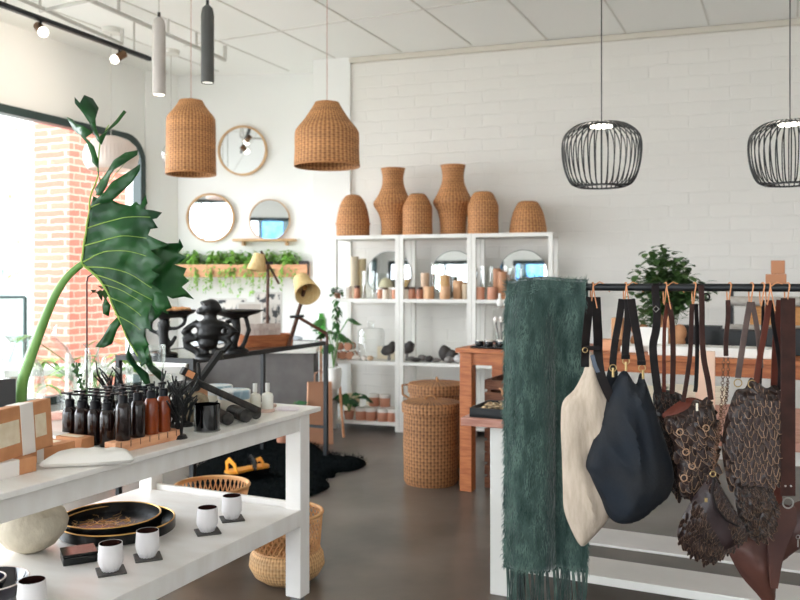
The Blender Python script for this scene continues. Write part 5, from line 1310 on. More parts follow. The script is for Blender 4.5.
def monstera(name, loc, n, spread, hgt, size, lb, pot=None, cat='plant', seed=1, onlyup=False):
    rr = random.Random(seed); t = thing(name, lb, cat, loc)
    if pot: B().lathe([(.001,0), (pot*.75,0), (pot,pot*1.5), (pot*.9,pot*1.5), (pot*.85,pot*1.35), (.001,pot*1.35)], 24).out('pot', TERRA, t)
    z0 = pot*1.3 if pot else .02
    st = B()
    for i in range(n):
        a = i*2.4+rr.uniform(-.4,.4); s_ = spread*rr.uniform(.5,1); e = Vector((math.cos(a)*s_, math.sin(a)*s_*.7, z0+hgt*rr.uniform(.45,1)))
        st.tube([(0,0,z0), (e.x*.4, e.y*.4, z0+(e.z-z0)*.7), e], .0035, 5)
        # lobed blade
        L = size*rr.uniform(.75,1.1); lf = B(); tilt = rr.uniform(-.3,.9); pts = []
        m_ = 26
        for k in range(m_):
            u = 2*PI*k/m_; r_ = L*.5*(1-.18*math.cos(u))*(1 if k % 2 else .68 if 3 < k < m_-3 else .9); pts.append((r_*math.sin(u)*.95, -r_*math.cos(u)))
        M3 = Matrix.Rotation(a-PI/2, 3, 'Z') @ Matrix.Rotation(-tilt, 3, 'X')
        c_ = len(pts); vs = [e+M3 @ Vector((0, L*.25, .01))]+[e+M3 @ Vector((x, y+L*.45, -abs(x)*.35-.3*max(0,y)**1.5)) for x, y in pts]
        lf._add(vs, [(0, 1+k, 1+(k+1) % c_) for k in range(c_)]); lf.out('leaf', GREENM, t, fixn=False)
    st.out('stems', STALK, t)
    return t
monstera('monstera_plant', shp(349, z1, .05), 9, .13, .20, .15, 'dark green monstera in a terracotta pot on the bottom shelf', .05, seed=5)
# small creeper at the upper shelf's left post
q = shp(337, z3, .03); t = thing('creeper_plant', 'small green creeper trailing down the left end of the shelving', 'plant', q)
B().lathe([(.001,0), (.03,0), (.035,.05), (.001,.05)], 16).out('pot', TERRA, t); f = B()
for k in range(46):
    a = R.uniform(0, 2*PI); f.leaf((R.uniform(-.05,.06), R.uniform(-.06,-.01), R.uniform(.03,.10)), (math.cos(a), math.sin(a), R.uniform(-.3,.8)), .045, .035, n=3)
f.tube([(0,-.02,.05), (0,-.06,.03), (.0,-.065,-.15), (.01,-.065,-.36)], .003, 5)
for k in range(40): f.leaf((R.uniform(-.02,.03), -.068, -.36*R.random()), (R.uniform(-1,1), -.6, -.8), .045, .03, n=3)
f.out('foliage', GREEN, t, fixn=False)
# ================================================================ CONSOLE: CARVINGS, TRAY, LAMPS
def carve(px, py, d, lb, build, name='carved_figure', cat='sculpture'):
    q = P(px, py, d); t = thing(name, lb, cat, (q.x, q.y, MZ+.001), 0, 'black carvings on the console'); build(t, lambda x, y, dy=0: P(x, y, d+dy)-Vector((q.x, q.y, MZ+.001)))
    return t
def f1(t, L):
    b = B()
    b.ball(L(211,307), (.055,.055,.050), 18, 12); b.ball(L(203,311), (.040,.04,.026), 14, 8); b.ball(L(198.5,312), (.016,.02,.016), 10, 8); b.ball(L(207,302.5), (.045,.04,.014), 12, 8); b.ball(L(219,309), (.02,.03,.022), 10, 8)
    b.tube([L(211,312), L(210,322)], .038, 12)
    b.ball(L(210,326), (.085,.06,.045), 18, 12); b.ball(L(209,333), (.075,.065,.05), 16, 10)
    b.tube([L(198,322), L(188,328), L(183,332), L(190,336), L(204,338)], .019, 10); b.tube([L(221,323), L(230,328), L(236,331.5), L(228,336), L(214,338)], .019, 10)
    b.ball(L(187,330), (.03,.03,.018)); b.ball(L(233,331), (.03,.03,.018))
    b.tube([L(196,338), L(184,340), L(186,346), L(198,352), L(208,353)], .023, 10); b.tube([L(222,338), L(231,343), L(224,350), L(212,353)], .021, 10)
    b.ball(L(208,343), (.06,.055,.04), 16, 10)
    b.lathe([(.001,.0), (.09,.0), (.08,.02), (.001,.03)], 24)
    b.out('figure', BLACKR, t, remesh=.0085)
    B().ball(L(205,305,-.052), .006, 8, 6).out('eye', mat('eye_shine', (70,66,66), .1), t)
carve(209, 350, 4.95, 'black carved crouching monkey-like figure in the middle of the console', f1)
def f2(t, L):
    b = B(); bowl = [(.001,.0), (.06,.006), (.15,.03), (.185,.05), (.18,.055), (.14,.04), (.05,.02), (.001,.016)]
    cz = L(238,318); b.lathe(bowl, 40, c=(cz.x-.02, cz.y, cz.z))
    b.tube([L(236,320), L(237,330), L(234,342), L(232,350)], .028, 10); b.tube([L(246,318), L(249,330), L(244,344), L(238,352)], .016, 8); b.tube([L(228,320), L(224,332), L(228,350)], .018, 8)
    b.lathe([(.001,0), (.09,0), (.08,.025), (.001,.03)], 24)
    b.out('figure', BLACKR, t, remesh=.009)
carve(236, 350, 5.35, 'black carved figure holding up a shallow bowl, right of the monkey-like one', f2)
def f3(t, L):
    b = B(); cz = L(168,318); b.lathe([(.001,0), (.10,.004), (.16,.03), (.18,.055), (.17,.055), (.14,.035), (.05,.02), (.001,.02)], 40, c=(cz.x, cz.y, cz.z))
    b.tube([L(166,320), L(163,328), L(164,340), L(165,350)], .032, 10); b.tube([L(186,316), L(184,324), L(178,328), L(166,329)], .013, 8); b.ball(L(162,325), (.03,.03,.03))
    b.tube([L(166,349), L(172,343), L(176,336)], .014, 8); b.tube([L(152,318), L(150,330), L(160,334)], .014, 8)
    b.lathe([(.001,0), (.085,0), (.075,.02), (.001,.03)], 24)
    b.out('figure', BLACKR, t, remesh=.009)
    cc = B(); 
    for i in range(26): a = i*2.4; r_ = .13*math.sqrt(i/26); cc.ball((cz.x+r_*math.cos(a), cz.y+r_*math.sin(a), cz.z+.055), (.026,.02,.014), 8, 6)
    o = cc.out('dried_slices', mat('dried_orange', (222,162,112), .7), t); o['kind'] = 'stuff'
carve(165, 348, 5.15, 'black carved figure holding a dish of orange dried slices, left of the monkey-like one', f3)
# leaning black bar at the front of the console
q1 = P(194, 351, 4.0); q2 = P(176, 374, 3.2)
pb = G(150, 395, TH); a = Vector((P(173,0,3.22).x, 3.22, TH+.002)); bq = Vector((a.x+.13, a.y+.25, TH+.235))
t = thing('black_bar', 'short thick black bar leaning up behind the sticks on the white table', 'bar', a); B().box(((bq-a)/2+Vector((0,0,.012))), (.024,.024,(bq-a).length), rot=(bq-a).to_track_quat('Z','Y').to_matrix()).out('bar', BLACKM, t, bevel=.003)
k = B(); k.cyl((.085,.16,0), (.07,.118,.215), .006); k.out('prop', BLACKM, t)
# oval wooden trough with cards
q = G(262, 347, MZ); OR = TZ+PI/2
t = thing('oval_wood_tray', 'oval reddish wooden tray on the console between carvings and lamp', 'tray', (q.x, q.y+.10, MZ), math.radians(28))
ol = [(.21*math.copysign(abs(math.cos(a))**.6, math.cos(a)), .095*math.copysign(abs(math.sin(a))**.8, math.sin(a))) for a in [2*PI*k/48 for k in range(48)]]
b = B(); n = 48
rings = [[(x*1, y*1, 0) for x, y in ol], [(x*1.03, y*1.05, .085) for x, y in ol], [(x*.97, y*.93, .085) for x, y in ol], [(x*.93, y*.88, .012) for x, y in ol]]
b._add([p for r_ in rings for p in r_], [(k*n+i, k*n+(i+1) % n, (k+1)*n+(i+1) % n, (k+1)*n+i) for k in range(3) for i in range(n)]+[tuple(range(n))[::-1], tuple(range(3*n, 4*n))])
b.out('tray_body', WOOD, t)
for x, rz_, lb in ((-.10, .3, 'greeting card at the left of the oval tray'), (-.03, .5, 'greeting card in the middle of the oval tray'), (.06, .35, 'greeting card at the right of the oval tray')):
    p_ = Matrix.Rotation(math.radians(28), 3, 'Z') @ Vector((x, 0, 0)); k = B(); k.box((0,0,.075), (.12,.004,.15))
    o = tag(k.out('greeting_card', mat('card_grey', (206,196,188), .7, c2=(176,160,152), ns=24), loc=(q.x+p_.x, q.y+.10+p_.y, MZ+.0125), rz=math.radians(10)), lb, 'card', 'cards in the oval tray'); o.rotation_euler.x = -.16
def cone_lamp(t, c, ax, r0_, r1_, L, m=None):
    """shade from the small end at c along ax"""
    qn = ax.to_track_quat('Z', 'Y').to_matrix()
    b = B(); b.lathe([(.012,0), (r0_,0), (r1_,L)], 44)
    for v in b.bm.verts: v.co = qn @ v.co + c
    b.out('lamp_shade', m, t, sol=.004)
    B().ball(c+ax*L*.55, .022).out('bulb', mat('brass_bulb', (150,110,60), .3), t); B().cyl(c, c+ax*L*.4, .012).out('lamp_holder', WOODD, t)
STRAW = mat('straw_shade', (232,204,150), .7, c2=(214,180,120), ns=30, stretch=(3,3,.2))
q = P(305, 340, 6.0); q.z = MZ; t = thing('articulated_lamp', 'wooden lamp with tilted straw cone shade at the right end of the console', 'table lamp', q, 0, 'wood and straw lamps')
L = lambda x, y, dy=0: P(x, y, 6.0+dy)-q
B().tube([L(327,334), L(298,317,.0)], .012, 8).out('leg', WOODD, t)
B().tube([(L(288,340,-.08)).xy.to_3d(), L(297,317,.02)], .013, 8).out('leg', WOODD, t)
g_ = L(327,334); t.location.z = MZ+.0
B().tube([(g_.x, g_.y+.0, .0), g_], .010, 8).out('leg', WOODD, t)
B().tube([(L(290,338,.14)).xy.to_3d(), L(298,316,.0)], .011, 8).out('leg', WOODD, t)
B().tube([L(296,319), L(301,303,.0), L(305,286,.01)], .014, 8).out('arm', WOODD, t); B().cyl(L(290,317,-.01), L(304,316,-.01), .010).out('clamp', BLACKM, t)
cone_lamp(t, L(301,279,.05), (L(309,297,-.13)-L(301,279,.05)).normalized(), .055, .092, .20, STRAW)
q = P(267, 340, 6.25); q.z = MZ; t = thing('articulated_lamp', 'tall wooden lamp with small straw cone shade behind the oval tray', 'table lamp', q, 0, 'wood and straw lamps')
L2_ = lambda x, y, dy=0: P(x, y, 6.25+dy)-q
B().tube([(0,0,0), L2_(268,262)], .012, 8).out('pole', WOODD, t); B().tube([L2_(261,251), L2_(279,284)], .009, 8).out('arm', WOODD, t)
B().lathe([(.001,0), (.08,0), (.07,.02), (.001,.024)], 24).out('base', WOODD, t); B().cyl(L2_(263,263), L2_(273,263), .012).out('clamp', BLACKM, t)
cone_lamp(t, L2_(259.5,254), Vector((-.16,-.1,-1)).normalized(), .04, .072, .13, STRAW)
# ================================================================ BEHIND THE CONSOLE
BWP = mat('ink_pattern', (226,220,212), .6, c2=(70,72,74), ns=18, lo=.48, hi=.56)
GRC = mat('grey_cabinet', (112,108,106), .7, c2=(100,96,94), ns=8)
q = G(245, 440, 0); q = P(250, 0, 7.4)
t = thing('grey_bench', 'low grey cabinet with white top behind the console', 'cabinet', (q.x, q.y, 0), .0)
B().box((0,.22,.37), (1.15,.44,.74)).out('cabinet_body', GRC, t, bevel=.004); B().box((0,.21,.76), (1.2,.48,.04)).out('white_top', WHITE, t, bevel=.004)
for i, (x, w_, c_, lb) in enumerate(((-.38, .3, (214,222,230), 'pale blue folded cloth at the left of the grey cabinet top'), (-.05, .26, (236,232,228), 'white folded cloth in the middle of the grey cabinet top'), (.3, .28, (196,206,216), 'blue-grey folded cloth at the right of the grey cabinet top'))):
    k = pillow([(-w_/2,0), (w_/2,0), (w_/2+.01,.05), (w_/2-.01,.10), (-w_/2+.01,.11), (-w_/2-.01,.05)], .02, lambda x_, z_, d_: .12*min(1, d_/.04)**.5+.01*noise.noise(Vector((x_*20, z_*40, 0))), lambda x_, z_, d_: .10*min(1, d_/.04)**.5, smooth=3)
    tag(k.out('folded_cloth', mat('cloth_%d' % c_[0], c_, .9, bump=.4, bs=14), loc=(q.x+x, q.y+.16, .782)), lb, 'cloth', 'folded cloths on the grey cabinet')
# pictures leaning
for px0, px1, y0, y1, m, lb in ((209, 246, 299, 336, BWP, 'ink-patterned framed print, leftmost of those leaning behind the carvings'), (238, 262, 303, 338, mat('beige_panel', (196,186,176), .8, c2=(186,176,166), ns=9), 'plain beige panel leaning between the patterned prints'), (256, 281, 293, 338, BWP, 'ink-patterned framed print, the right one behind the tall lamp')):
    d = 7.78 if m is BWP else 7.62; a_ = P(px0, y1, d); c_ = P(px1, y0, d); w_ = c_.x-a_.x; h = c_.z-.781; 
    t = thing('leaning_print', lb, 'picture', (a_.x+w_/2, d, .781), 0, 'prints leaning behind the carvings')
    B().box((0,0,h/2), (w_,.02,h)).out('print', m, t); k = B()
    for x in (-w_/2, w_/2): k.box((x,0,h/2), (.018,.026,h))
    for z in (.009, h): k.box((0,0,z), (w_,.026,.018))
    k.out('frame', mat('pale_frame', (216,212,206), .6), t)
# paper bag and plants at the foot of the console's right end
q = G(315, 452, 0); t = thing('paper_bag', 'tall brown kraft paper bag on the floor behind the console leg', 'bag', (q.x, 7.05, 0), .2)
k = B(); k._add([(-.11,-.08,0), (.11,-.08,0), (.11,.08,0), (-.11,.08,0), (-.10,-.05,.52), (.10,-.05,.52), (.10,.05,.52), (-.10,.05,.52)], [(0,1,2,3), (0,4,5,1), (1,5,6,2), (2,6,7,3), (3,7,4,0)]); k.out('bag_body', mat('brown_paper', (186,136,106), .8, bump=.3, bs=12), t, smooth=False, sol=.003)
B().tube([(-.05,-.05,.51), (-.045,-.055,.60), (0,-.058,.63), (.045,-.055,.60), (.05,-.05,.51)], .005, 6).out('handle', mat('brown_paper', (186,136,106), .8), t)
q = P(322, 0, 6.95)
t = monstera('pothos_plant', (q.x+.07, 7.30, 0), 9, .16, .45, .15, 'bright green pothos on a wooden stand behind the console leg', None, seed=11)
for ch in [o for o in col.objects if o.parent == t]:
    if ch.name.startswith('leaf'): ch.data.materials[0] = GREEN
    ch.location.z = .60
B().lathe([(.001,.44), (.06,.44), (.075,.58), (.068,.62), (.001,.61)], 24).out('pot', WHITE, t)
for a in (0, 2.1, 4.2): B().cyl((.09*math.cos(a), .09*math.sin(a), 0), (.055*math.cos(a), .055*math.sin(a), .45), .012).out('stand_leg', WOODL, t)
q = P(283, 0, 6.9); monstera('floor_plant', (q.x, 6.95, 0), 6, .12, .35, .14, 'small dark leafy plant just beyond the white table corner', .07, seed=21)
q = P(321, 0, 7.5); t = thing('green_lantern', 'pale green glass bottle lantern on a stand by the shelving', 'lantern', (q.x, q.y, 0))
zb_ = P(321, 334, 7.5).z
B().cyl((0,0,0), (0,0,zb_), .012).out('pole', WOODL, t); B().lathe([(.001,0), (.10,0), (.09,.02), (.001,.025)], 24).out('foot', WOODL, t); B().lathe([(.001,zb_), (.05,zb_), (.052,zb_+.13), (.03,zb_+.17), (.028,zb_+.19), (.001,zb_+.19)], 24).out('bottle', glass('green_glass', (150,205,140), .4), t)
# palm plant under the window
q = P(85, 0, 6.2); t = thing('palm_plant', 'bright green fan-leaved palm standing by the window behind the glassware', 'plant', (q.x, q.y, 0))
B().lathe([(.001,0), (.15,0), (.2,.36), (.18,.36), (.17,.32), (.001,.32)], 28).out('pot', WHITE, t)
st = B(); rr = random.Random(3)
for i in range(13):
    a = i*2.4; s_ = rr.uniform(.2,.42); e = Vector((math.cos(a)*s_, math.sin(a)*s_*.7, rr.uniform(.62,.98))); st.tube([(0,0,.3), (e.x*.3, e.y*.3, .3+(e.z-.3)*.7), e], .006, 5); lf = B()
    for k in range(9):
        an = a+(k-4)*.32; lf.leaf(e, (math.cos(an), math.sin(an), rr.uniform(-.1,.5)), rr.uniform(.16,.24), .035, droop=.35, n=5)
    lf.out('fan_leaf', GREENL, t, fixn=False)
st.out('stems', STALK, t)
# hanging white cloths/cushions near the window sill: white storage box
t = thing('window_bench', 'white low bench under the shop window behind the glassware', 'bench', (P(95,0,7.0).x, 7.0, 0), .2)
B().box((0,.2,.62), (1.5,.45,.06)).out('seat', WHITE, t, bevel=.004)
for x in (-.7,.7): B().box((x,.2,.295), (.06,.4,.59)).out('leg', WHITE, t, bevel=.004)
# ================================================================ RUG AND FLOOR THINGS
FURM = mat('black_fur', (7,10,11), 1, spec=.03, c2=(15,20,21), ns=30, bump=.8, bs=120)
rp = [(188,478),(200,462),(225,452),(255,442),(285,436),(312,441),(326,451),(346,455),(362,457),(366,463),(352,469),(338,470),(334,475),(326,476),(330,484),(318,491),(300,497),(280,503),(255,512),(225,506),(200,495)]
gp = [G(x, y, .02) for x, y in rp]; gc = sum(gp, Vector())/len(gp)
k = pillow([(p.x-gc.x, p.y-gc.y) for p in gp], .05, lambda x, z, d: .028*min(1, d/.06)**.6+.008*noise.noise(Vector((x*14, z*14, 0))), lambda x, z, d: 0, smooth=3)
o = k.out('hide', FURM, None, loc=(gc.x, gc.y, .001)); o.rotation_euler.x = 0
for v in o.data.vertices: v.co = Vector((v.co.x, v.co.z, -v.co.y))
rt = thing('sheepskin_rug', 'black sheepskin rug on the floor beyond the white table', 'rug', (gc.x, gc.y, .001)); o.parent = rt; o.location = (0,0,0)
fz = B(); vs = []; fs = []; poly = [Vector((p.x-gc.x, p.y-gc.y)) for p in gp]
def inp(p):
    c_ = False; n = len(poly)
    for i in range(n):
        a, q_ = poly[i], poly[(i+1) % n]
        if (a.y > p.y) != (q_.y > p.y) and p.x < (q_.x-a.x)*(p.y-a.y)/(q_.y-a.y)+a.x: c_ = not c_
    return c_
x0, x1 = min(p.x for p in poly), max(p.x for p in poly); y0, y1 = min(p.y for p in poly), max(p.y for p in poly)
for i in range(16000):
    p = Vector((R.uniform(x0,x1), R.uniform(y0,y1)))
    if not inp(p): continue
    d_ = Vector((R.uniform(-1,1), R.uniform(-1,1), R.uniform(.3,.9))).normalized(); b0_ = Vector((p.x, p.y, .018)); L = R.uniform(.03,.06); s_ = Vector((d_.y, -d_.x, 0)).normalized()*.003
    n = len(vs); vs.extend([b0_-s_, b0_+s_, b0_+d_*L-Vector((0,0,.01))]); fs.append((n, n+1, n+2))
fz._add(vs, fs); o = fz.out('fur', FURM, rt, smooth=False, fixn=False); o['kind'] = 'stuff'
YEL = mat('amber_strap', (226,150,44), .45); q = G(247, 474, .05); t = thing('strap_sandal', 'black sandal with orange-yellow straps lying on the black rug', 'shoe', (q.x, q.y, .05), .75)
o_ = [(-.16,-.05), (-.1,-.065), (0,-.05), (.1,-.06), (.16,-.045), (.18,0), (.16,.045), (.08,.055), (0,.045), (-.1,.055), (-.16,.04), (-.175,0)]
B().slab([(p.x, p.y) for p in catmull(o_, 3)], 0, .03).out('sole', BLACK, t); B().slab([(p.x*.96, p.y*.96) for p in catmull(o_, 3)], .0305, .045).out('footbed', YEL, t)
B().ribbon([(.02,-.06,.03), (.03,-.05,.08), (.04,0,.105), (.05,.05,.08), (.06,.06,.03)], .06, .006, nrm=(1,0,0)).out('strap', BLACK, t); B().ribbon([(-.12,-.06,.03), (-.13,-.05,.09), (-.14,0,.12), (-.13,.05,.09), (-.12,.06,.03)], .035, .006, nrm=(1,0,0)).out('strap', YEL, t); B().ribbon([(.09,-.055,.03), (.1,-.045,.07), (.11,0,.09), (.1,.045,.07), (.1,.055,.03)], .03, .006, nrm=(1,0,0)).out('strap', YEL, t)
# ================================================================ ON THE COUNTER AND PINK-TOP TABLE
q = onC(483, 349); q.z = CTZ; q = q+Tv*.12+Nv*.03
t = thing('slate_tray', 'round-cornered black slate tray with dark tealights on the counter end', 'tray', q, TZ); B().box((.0,0,.008), (.26,.2,.016)).out('tray_body', BLACK, t, bevel=.006)
for i, (x, y, lb) in enumerate(((-.08,-.05,'front left'), (-.01,-.06,'front middle'), (.07,-.05,'front right'), (-.05,.04,'back left'), (.03,.04,'back right'))):
    p_ = q+Nv*x+Tv*y; p_.z = CTZ+.0165; tt = thing('tealight_pot', 'small black pot with white top on the black tray, '+lb, 'pot', p_, 0, 'black pots on the slate tray')
    B().lathe(cylp(.028,.03), 20).out('pot_body', BLACK, tt); B().lathe([(.001,.0295), (.022,.0295), (.022,.034), (.001,.034)], 20).out('wax_top', WHL, tt)
q2_ = q+Tv*.2; t = thing('brush_glass', 'glass holding small white-headed brushes on the counter end', 'glass', (q2_.x, q2_.y, CTZ), 0)
B().lathe([(.001,.005), (.045,.005), (.05,.09), (.054,.09), (.048,0), (.001,0)], 24).out('tumbler', GLASS, t)
for i in range(7):
    a = i*.9; e = Vector((.055*math.cos(a), .03*math.sin(a), .17)); B().cyl((.02*math.cos(a), .02*math.sin(a), .01), e, .004, n=6).out('brush_handle', SGR, t); B().ball(e+Vector((0,0,.01)), (.012,.012,.02), 10, 8).out('brush_head', WHL, t)
q3 = q+Tv*.50-Nv*.03; t = thing('display_stand', 'slim clear two-tier display stand behind the slate tray', 'stand', (q3.x, q3.y, CTZ), TZ)
zs3 = P(490, 307, q3.y).z-CTZ; B().box((0,0,zs3), (.26,.14,.008)).out('tier', GLASS, t, smooth=False)
B().box((.12,0,zs3/2+.05), (.02,.10,zs3+.1)).out('back_post', mat('black_brown', (50,38,34), .5), t, smooth=False); B().box((0,0,.005), (.26,.14,.01)).out('foot', BLACK, t, smooth=False); B().box((-.12,0,zs3/2), (.012,.10,zs3)).out('side_post', GLASS, t, smooth=False)
for i, x in enumerate((-.09, -.035, .02, .075)):
    p_ = q3+Nv*x; p_.z = CTZ+zs3+.0045; tt = thing('sample_bottle', ['leftmost', 'second', 'third', 'rightmost'][i]+' tiny white-capped clear bottle on the display stand tier', 'bottle', p_, 0, 'tiny bottles on the display stand')
    B().lathe([(.001,0), (.02,0), (.02,.05), (.008,.06), (.001,.06)], 16).out('bottle_body', mat('milky_glass', (222,220,214), .2), tt); B().lathe([(.01,.058), (.01,.095), (.001,.095)], 12).out('cap', WHL, tt)
# pink-top table
q = onP(495, 420); q.z = PTZ; qq = q+Nv*.02+Tv*.16
t = thing('shell_tray', 'black rectangular tray of beige shells on the pink wooden tabletop', 'tray', qq, TZ)
k = B(); k.box((0,0,.006), (.30,.26,.012)); k.out('tray_base', BLACKM, t); 
for a, s_ in (((-.145,0,.022), (.01,.26,.04)), ((.145,0,.022), (.01,.26,.04)), ((0,-.125,.022), (.28,.01,.04)), ((0,.125,.022), (.28,.01,.04))): B().box(a, s_).out('tray_side', BLACKM, t, smooth=False)
k = B()
for i in range(130): k.ball((R.uniform(-.12,.12), R.uniform(-.10,.10), .02+R.uniform(0,.03)*(1-.0)), (R.uniform(.008,.016), R.uniform(.006,.012), .005), 7, 5)
o = k.out('shells', mat('shell_beige', (222,196,156), .5, c2=(120,92,66), ns=40), None, loc=qq+Vector((0,0,.0)), rz=TZ); tag(o, 'heap of small beige shells in the black tray', 'shells'); o['kind'] = 'stuff'
p_ = qq+Tv*.22-Nv*.03; k = B()
for i in range(26):
    a = R.uniform(0, PI); c_ = Vector((R.uniform(-.05,.05), R.uniform(-.04,.04), .06)); pts = [c_+Vector((math.cos(a+u)*R.uniform(.03,.06), math.sin(a+u*1.3)*.03, .045*math.sin(u+i))) for u in [j*.7 for j in range(9)]]; k.tube(catmull(pts, 3, False), .0035, 5)
mn = min(v.co.z for v in k.bm.verts)
for v in k.bm.verts: v.co.z -= mn
tag(k.out('twine_ball', mat('raffia', (202,150,108), .8), loc=(p_.x, p_.y, PTZ+.001)), 'loose tangle of tan raffia behind the shell tray', 'raffia')
p_ = qq+Tv*.42+Nv*.03; t = thing('white_roll', 'white paper roll with black end stacked behind the raffia', 'roll', (p_.x, p_.y, PTZ+.001), TZ)
B().box((0,0,.03), (.16,.12,.06)).out('support_block', BLACK, t, bevel=.004); B().cyl((-.08,0,.106), (.14,0,.106), .044, n=24).out('roll', WHITE, t); B().cyl((-.12,0,.106), (-.08,0,.106), .040, n=24).out('end_cap', BLACK, t)
# stacks of pale papers on the pink-top table, seen between the bags
p_ = G(650, 398, PTZ); 
for i, (px, lb) in enumerate(((632, 'stack of cream paper on the pink-top table between the totes'), (690, 'stack of cream paper on the pink-top table behind the netted bag'))):
    p_ = onP(px, 400); k = B()
    for j in range(5): k.box((R.uniform(-.005,.005), R.uniform(-.005,.005), .006+j*.0125), (.34,.26,.0115), rz=R.uniform(-.02,.02))
    tag(k.out('paper_stack', mat('cream_paper', (226,216,196), .8), loc=(p_.x, p_.y, PTZ+.001), rz=TZ), lb, 'paper', 'paper stacks')
p_ = onP(722, 418); k = B(); k.box((0,0,.14), (.085,.03,.28)); tag(k.out('peach_board', mat('peach_card', (232,200,176), .7), loc=(p_.x, p_.y+.2, PTZ+.001), rz=TZ), 'upright peach-coloured card seen behind the clutch chain', 'card')
# counter items to the right
def cbox(px, back, w_, dp, h, m, name, lb, cat, grp=None, rz=0, z=0):
    o_ = onC(px, 358); base = G(px, 358, CTZ); p_ = Vector((base.x, base.y, 0)); 
    q_ = rail_like(px, back); k = B(); k.box((0,0,h/2), (w_, dp, h)); return tag(k.out(name, m, loc=(q_.x, q_.y, CTZ+.001+z), rz=TZ+rz, bevel=.003), lb, cat, grp)
def rail_like(px, back):
    o_ = CT.location+Tv*back; t_ = (px-400)/F; s_ = (t_*o_.y-o_.x)/(Nv.x-t_*Nv.y); q_ = o_+Nv*s_; return Vector((q_.x, q_.y, 0))
cbox(618, .45, .07, .10, .20, mat('pale_pine', (206,156,112), .6), 'wood_block', 'upright pale wood block on the counter between the totes', 'block', 'wood blocks on the counter')
cbox(610, .25, .12, .12, .07, WOODL, 'wood_block', 'low pale wood block at the left of the counter', 'block', 'wood blocks on the counter')
cbox(654, .22, .17, .03, .155, WHITE, 'white_card', 'upright white card on the counter between straps', 'card')
cbox(633, .22, .12, .20, .04, WHITE, 'white_pad', 'low white pad on the counter left of the white card', 'pad')
def knot(px, back, lb, s=1):
    q_ = rail_like(px, back); k = B(); k.ball((0,0,.05*s), (.06*s,.05*s,.05*s), 14, 10); k.ball((.03,0,.11*s), (.04*s,.04*s,.05*s), 12, 8); k.ball((-.03,.01,.15*s), (.025*s,.025*s,.06*s), 12, 8)
    tag(k.out('wood_knot', mat('knot_wood', (198,146,104), .6, c2=(170,116,80), ns=12), loc=(q_.x, q_.y, CTZ-.0), remesh=.008), lb, 'ornament', 'carved wood knots')
knot(639, .5, 'rounded carved wood knot behind the white pad'); knot(675, .3, 'rounded carved wood knot right of the white card', 1.1); knot(664, .5, 'carved wood knot behind the white card', 1.2)
for px, w_, lb in ((700, .26, 'long black box on the counter behind the netted bag straps'), (741, .34, 'black monitor-like box on the counter behind the chain')):
    cbox(px, .45, w_, .16, .16 if px < 720 else .14, mat('matt_black', (26,30,32), .5), 'black_box', lb, 'box', 'black boxes on the counter')
cbox(716, .12, .75, .2, .055, WHITE, 'white_tray', 'long low white tray along the front of the counter', 'tray')
cbox(795, .40, .30, .16, .16, mat('matt_black', (26,30,32), .5), 'black_box', 'black box at the right end of the visible counter', 'box', 'black boxes on the counter')
# wall rack with grey rolls and woven basket
RK = rail_like(776, .62); t = thing('roll_rack', 'black rack holding grey felt rolls at the back of the counter', 'rack', (RK.x, RK.y, CTZ+.001), TZ)
for x in (-.26,.26): B().box((x,0,.20), (.02,.12,.40)).out('upright', BLACKM, t, smooth=False)
GF = mat('grey_felt', (176,170,162), .85, c2=(150,144,136), ns=20)
for i, (py, lb) in enumerate(((301, 'upper grey felt roll on the rack above the rail'), (329, 'lower grey felt roll on the rack'))):
    z_ = P(776, py, RK.y).z; p_ = RK-Tv*.10; r_ = .030
    a_ = p_-Nv*.29; b__ = p_+Nv*.29
    k = B().cyl((-.27,0,0), (.3,0,0), r_, n=24); tag(k.out('felt_roll', GF, loc=(p_.x, p_.y, z_), rz=TZ), lb, 'roll', 'grey felt rolls')
    B().box((-.26,-.065,z_-CTZ-r_-.006), (.02,.16,.012)).out('bracket', BLACKM, t, smooth=False); B().box((.26,-.065,z_-CTZ-r_-.006), (.02,.16,.012)).out('bracket', BLACKM, t, smooth=False)
z_ = P(776, 327, RK.y).z-CTZ; 
B().box((0,.0,z_-.10), (.50,.12,.012)).out('rack_board', mat('pine', (212,150,98), .6), t, smooth=False)
t = thing('woven_box', 'orange-tan woven box between the grey felt rolls', 'box', (RK.x+.02, RK.y+.0, CTZ+.0+P(776,327,RK.y).z-CTZ-.09), TZ)
k = P(776, 305, RK.y).z-t.location.z; B().box((.03,0.015,k/2), (.40,.13,k)).out('box_body', mat('tan_woven', (206,150,92), .7, c2=(168,112,62), ns=60, stretch=(.3,1,2)), t, bevel=.006)
for i, (px, y0, y1, lb) in enumerate(((779, 281, 293, 'lower wooden box on top of the rack'), (778, 266, 281, 'upper smaller wooden box on top of the rack'))):
    pass
B().box((0,0,.405), (.54,.13,.012)).out('top_board', mat('pine', (212,150,98), .6), t if 0 else bpy.data.objects['roll_rack'], smooth=False)
for i, (px, w_, h, zz, lb) in enumerate(((776, .12, .075, .412, 'lower brown wooden box on top of the rack'), (778, .08, .085, .488, 'upper smaller brown wooden box on top of the rack'))):
    q_ = rail_like(px, .62); k = B().box((0,0,h/2), (w_,.10,h)); tag(k.out('small_wood_box', mat('box_brown', (176,122,88), .6), loc=(q_.x, q_.y, CTZ+.001+zz), rz=TZ, bevel=.002), lb, 'box', 'brown boxes on the rack')
